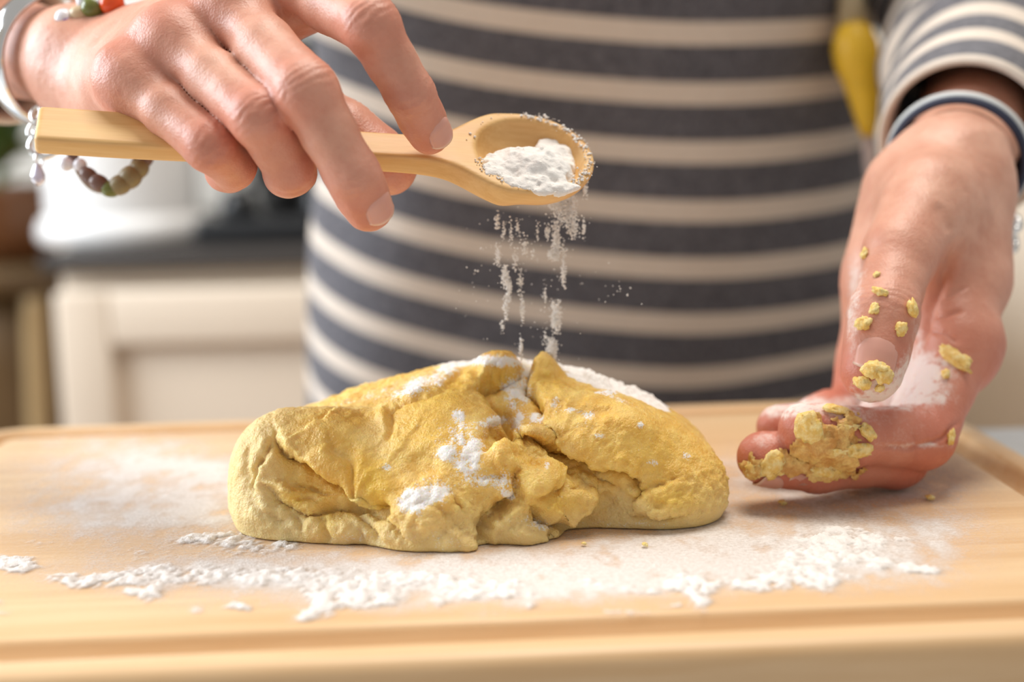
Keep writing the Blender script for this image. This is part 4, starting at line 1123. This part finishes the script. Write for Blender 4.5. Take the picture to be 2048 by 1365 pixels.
# silver chain of links below it, with a ring and a drop
ch = tag(empty('chain_bracelet', tuple(c0)), 'silver link chain with a ring and glass drop hanging below the bangle', 'bracelet')
cp_ = [P(96, 168, .508), P(82, 190, .506), P(88, 208, .505), P(72, 228, .504), P(82, 246, .503), P(66, 262, .503), P(74, 276, .503)]
for i, c in enumerate(cp_):
    tdir = unit((cp_[min(i + 1, len(cp_) - 1)] - cp_[max(i - 1, 0)])); s1 = unit(np.cross(tdir, V(.2, 1, .1))) if i % 2 else unit(np.cross(tdir, V(1, .3, 0)))
    v, f = loop_tube(ringpts(c, tdir, s1, .0027, .0018, 16), .00065, 8); local(mesh_obj('link', v, f, M_silver), ch)
v, f = loop_tube(ringpts(P(88, 292, .503), RGT, UPV, .0050, .0040, 24), .0011, 8); local(mesh_obj('ring', v, f, M_silver), ch)
v, f = loop_tube(ringpts(P(78, 318, .503), UPV, unit(RGT + FWD), .0026, .0014, 16), .0005, 8); local(mesh_obj('link', v, f, M_silver), ch)
M_glassb = NT('pale_glass_bead', .08, lin(214, 210, 226), Transmission_Weight=.5).mat
v, f = lathe([(0, .0042), (.0008, .0036), (.0018, .0018), (.0026, -.0004), (.0024, -.0024), (.0012, -.0038), (0, -.0042)], 16, tuple(P(76, 348, .503))); local(mesh_obj('drop', v, f, M_glassb), ch)
# beaded bracelet hanging loose around the same wrist
bb_ = tag(empty('beaded_bracelet', tuple(P(205, 195, .505))), 'loose beaded bracelet with purple, green and orange beads hanging under the spoon handle', 'bracelet')
bc = P(212, 192, .503); f1 = unit(UPV * 1.0 + RGT * .05); f2 = unit(RGT * .80 - FWD * .10 + aR * -.25)
rp = ringpts(bc, f1, f2, .0338, .0165, 72)
v, f = loop_tube(rp, .0008, 8); local(mesh_obj('cord', v, f, M_cord), bb_)
BM = {k: NT('bead_' + k, r, lin(*c), **kw).mat for k, c, r, kw in (('purple', (112, 78, 168), .12, {}), ('white', (232, 230, 236), .15, {}), ('beige', (206, 182, 146), .35, {}), ('green', (106, 112, 52), .25, {}), ('orange', (222, 84, 30), .2, {}), ('brown', (112, 84, 74), .35, {}), ('olive', (134, 120, 84), .4, {}), ('silver', (214, 212, 210), .15, {'Metallic': 1.0}))}
def bead(p, tdir, r, L, k):
    tdir = unit(tdir); e1, e2, _ = frame_of(tdir, V(.1, .9, .3)); vs, fs = [], []
    for i in range(9):
        a = math.pi * i / 8
        for j in range(14):
            b = 2 * math.pi * j / 14; vs.append(p - tdir * L * math.cos(a) + r * math.sin(a) ** .8 * (math.cos(b) * e1 + math.sin(b) * e2))
    for i in range(8):
        for j in range(14): a_, b_ = i * 14 + j, i * 14 + (j + 1) % 14; fs.append((a_, b_, b_ + 14, a_ + 14))
    return local(mesh_obj('bead', vs, fs, BM[k]), bb_)
for px, py, d, r, L, k in ((129, 38, .493, .0036, .0032, 'white'), (134, 50, .493, .0036, .0034, 'purple'), (160, 28, .492, .0030, .0036, 'beige'), (186, 16, .491, .0038, .0040, 'green'), (206, 4, .491, .0032, .0028, 'white'), (224, 8, .490, .0042, .0042, 'orange'), (170, 2, .493, .0030, .0030, 'white')):
    bead(P(px, py, d), RGT, r, L, k)
for px, py, d, r, L, k, a in ((133, 328, .497, .0026, .0024, 'white', 50), (160, 330, .496, .0024, .0022, 'white', 40), (178, 352, .495, .0028, .0036, 'brown', 40), (198, 366, .494, .0030, .0036, 'brown', 30), (221, 378, .494, .0030, .0034, 'green', 5), (240, 370, .494, .0036, .0040, 'olive', -25), (260, 355, .495, .0040, .0044, 'olive', -40), (278, 338, .496, .0034, .0036, 'olive', -50), (292, 318, .497, .0026, .0030, 'brown', -65), (145, 308, .498, .0020, .0024, 'brown', 60)):
    aa = math.radians(a); bead(P(px, py, d), RGT * math.cos(aa) - UPV * math.sin(aa), r, L, k)
# near wrist: a navy and white cord band with an orange bead, and a silver chain
M_navy = mat_plain('navy_cord', lin(44, 52, 74), .6, .1, 300); M_wcord = mat_plain('white_cord', lin(214, 216, 214), .6, .05, 300)
e1, e2, ax = frame_of(aL)
cbk = tag(empty('cord_bracelet', tuple(J(*W_L) + aL * .02)), 'navy and white cord bracelet with an orange bead on the near wrist', 'bracelet')
cw = J(*W_L) + aL * .0175
v, f = loop_tube(ringpts(cw, e1, e2, .0245, .0250, 64), .0017, 10); local(mesh_obj('navy_band', v, f, M_navy), cbk)
v, f = loop_tube(ringpts(cw + aL * .0034, e1, e2, .0250, .0255, 64), .0021, 10); local(mesh_obj('white_band', v, f, M_wcord), cbk)
o_ = mesh_obj('bead', *(lambda L_: ([P(1774, 380, .528) + V(*q) for q in L_[0]], L_[1]))(lathe([(0, -.0026), (.0018, -.002), (.0027, 0), (.0018, .002), (0, .0026)], 16)), BM['orange']); local(o_, cbk)
sc = tag(empty('silver_chain', tuple(cw)), 'silver link chain showing at the right of the near wrist', 'bracelet')
pp = [P(2022, 428, .545), P(2030, 446, .541), P(2028, 464, .537), P(2018, 480, .533), P(2008, 494, .530), P(2012, 510, .532), P(2020, 500, .540), P(2032, 482, .548)]
for i, c in enumerate(pp):
    td = unit(pp[min(i + 1, len(pp) - 1)] - pp[max(i - 1, 0)]); s1 = unit(np.cross(td, V(.2, 1, .1))) if i % 2 else unit(np.cross(td, V(1, .3, 0)))
    v, f = loop_tube(ringpts(c + RGT * -.002, td, s1, .0050, .0036, 16), .0015, 8); local(mesh_obj('link', v, f, M_silver), sc)
# yellow tassel on a beige cord hanging between torso and sleeve
M_yel = mat_plain('yellow_silk', lin(232, 186, 44), .45, .18, 120, .3); M_bei = mat_plain('beige_cord', lin(176, 160, 128), .7, .12, 200); M_pin = mat_plain('pale_pink_tip', lin(186, 166, 158), .7, .1, 200)
tz = tag(empty('hanging_tassel', tuple(P(1722, 150, .74))), 'yellow silk tassel on a beige cord hanging between torso and sleeve', 'tassel')
def bulge(name, rows, mat, d0):
    pts = [P(x, y, d0) for x, y, w in rows]; v, f = tube(pts, [w * d0 / F for x, y, w in rows], 20, True); return local(mesh_obj(name, v, f, mat), tz)
bulge('cord', [(1686, -330, 20), (1694, -120, 22), (1702, 0, 26), (1706, 50, 32)], M_bei, .732)
bulge('tassel_head', [(1706, 40, 18), (1707, 60, 36), (1710, 90, 46), (1716, 125, 46), (1724, 160, 38), (1730, 200, 31), (1735, 240, 23), (1737, 272, 14)], M_yel, .730)
bulge('fringe', [(1738, 262, 12), (1739, 290, 15), (1742, 320, 15), (1743, 360, 11), (1738, 410, 9)], M_pin, .732)

# ------------------------------------------------------------------ plant on a wooden stand, far left
M_walnut = mat_wood('dark_walnut', lin(72, 52, 26), lin(98, 74, 42), (0, 0, 1), 30, .5); M_bent = mat_wood('bent_wood', lin(150, 124, 84), lin(178, 152, 110), (0, 0, 1), 30, .5)
M_pot = mat_plain('brown_glaze', lin(112, 70, 40), .3, .2, 20); M_leaf = mat_plain('green_leaf', lin(98, 118, 60), .45, .35, 30); M_pet = mat_plain('mauve_petal', lin(150, 138, 164), .6, .15, 60)
px_ = -.628; py_ = 1.76; ztop = P(30, 520, 1.76)[2]
stn = tag(empty('plant_stand', (px_, py_, 0)), 'dark wooden plant stand with pale bentwood legs at the far left', 'plant stand')
lobj('column', [(0, .02), (.10, .02), (.11, .06), (.085, .12), (.08, .5), (.095, ztop - .12), (.10, ztop - .03), (0, ztop - .03)], (px_, py_, 0), M_walnut, stn)
lobj('top', [(0, ztop - .03), (.125, ztop - .03), (.13, ztop - .022), (.13, ztop - .008), (.125, ztop), (0, ztop)], (px_, py_, 0), M_walnut, stn)
for k in range(4):
    a = math.radians(35 + 90 * k); dx, dy = math.cos(a), math.sin(a)
    pth = [V(px_ + dx * r_, py_ + dy * r_, z_) for r_, z_ in ((.155, .014), (.135, .25), (.105, .45), (.088, .6), (.092, .72), (.112, ztop - .05), (.118, ztop - .034))]
    v, f = tube(pth, .013, 12); local(mesh_obj('leg', v, f, M_bent), stn)
pl_ = tag(empty('potted_plant', (px_, py_, ztop)), 'potted plant with green leaves and mauve flowers on the dark stand', 'plant')
lobj('pot', [(0, .001), (.062, .001), (.075, .03), (.088, .085), (.092, .092), (.084, .092), (.075, .08), (0, .08)], (px_, py_, ztop), M_pot, pl_)
rng = np.random.default_rng(12)
def leaf(p, d, up, L, Wd):
    d = unit(d); s = unit(np.cross(d, up)); u = np.cross(s, d); vs, fs = [], []
    for i in range(7):
        t = i / 6; w = Wd * math.sin(math.pi * min(1, t * .9 + .08)) ** .8
        c = p + d * L * t - u * L * .35 * t * t
        vs += [c - s * w + u * w * .25, c, c + s * w + u * w * .25]
    for i in range(6):
        a = i * 3; fs += [(a, a + 1, a + 4, a + 3), (a + 1, a + 2, a + 5, a + 4)]
    return vs, fs
for i in range(42):
    a = rng.random() * 6.283; el = .25 + rng.random() * 1.15; hh = .085 + rng.random() * .10
    d = V(math.cos(a) * math.cos(el), math.sin(a) * math.cos(el), math.sin(el)); p0 = V(px_, py_, ztop + hh) + d * .02
    v, f = leaf(p0, d, V(0, 0, 1), .06 + .05 * rng.random(), .014 + .010 * rng.random()); o = mesh_obj('leaf', v, f, M_leaf); local(o, pl_)
for i in range(7):
    a = rng.random() * 6.283; r_ = .03 + .06 * rng.random(); c = V(px_ + r_ * math.cos(a), py_ + r_ * math.sin(a) - .03, ztop + .15 + .09 * rng.random())
    vs, fs = [], []
    for k in range(8):
        q = k * math.pi / 4; v, f = leaf(c, V(math.cos(q), math.sin(q), .5), V(0, 0, 1), .026, .010); o0 = len(vs); vs += v; fs += [tuple(x + o0 for x in t_) for t_ in f]
    local(mesh_obj('flower', vs, fs, M_pet), pl_)
v, f = tube([V(px_, py_, ztop + .07), V(px_ + .005, py_, ztop + .13), V(px_, py_ + .004, ztop + .2)], [.008, .006, .004], 8); local(mesh_obj('stem', v, f, M_leaf), pl_)
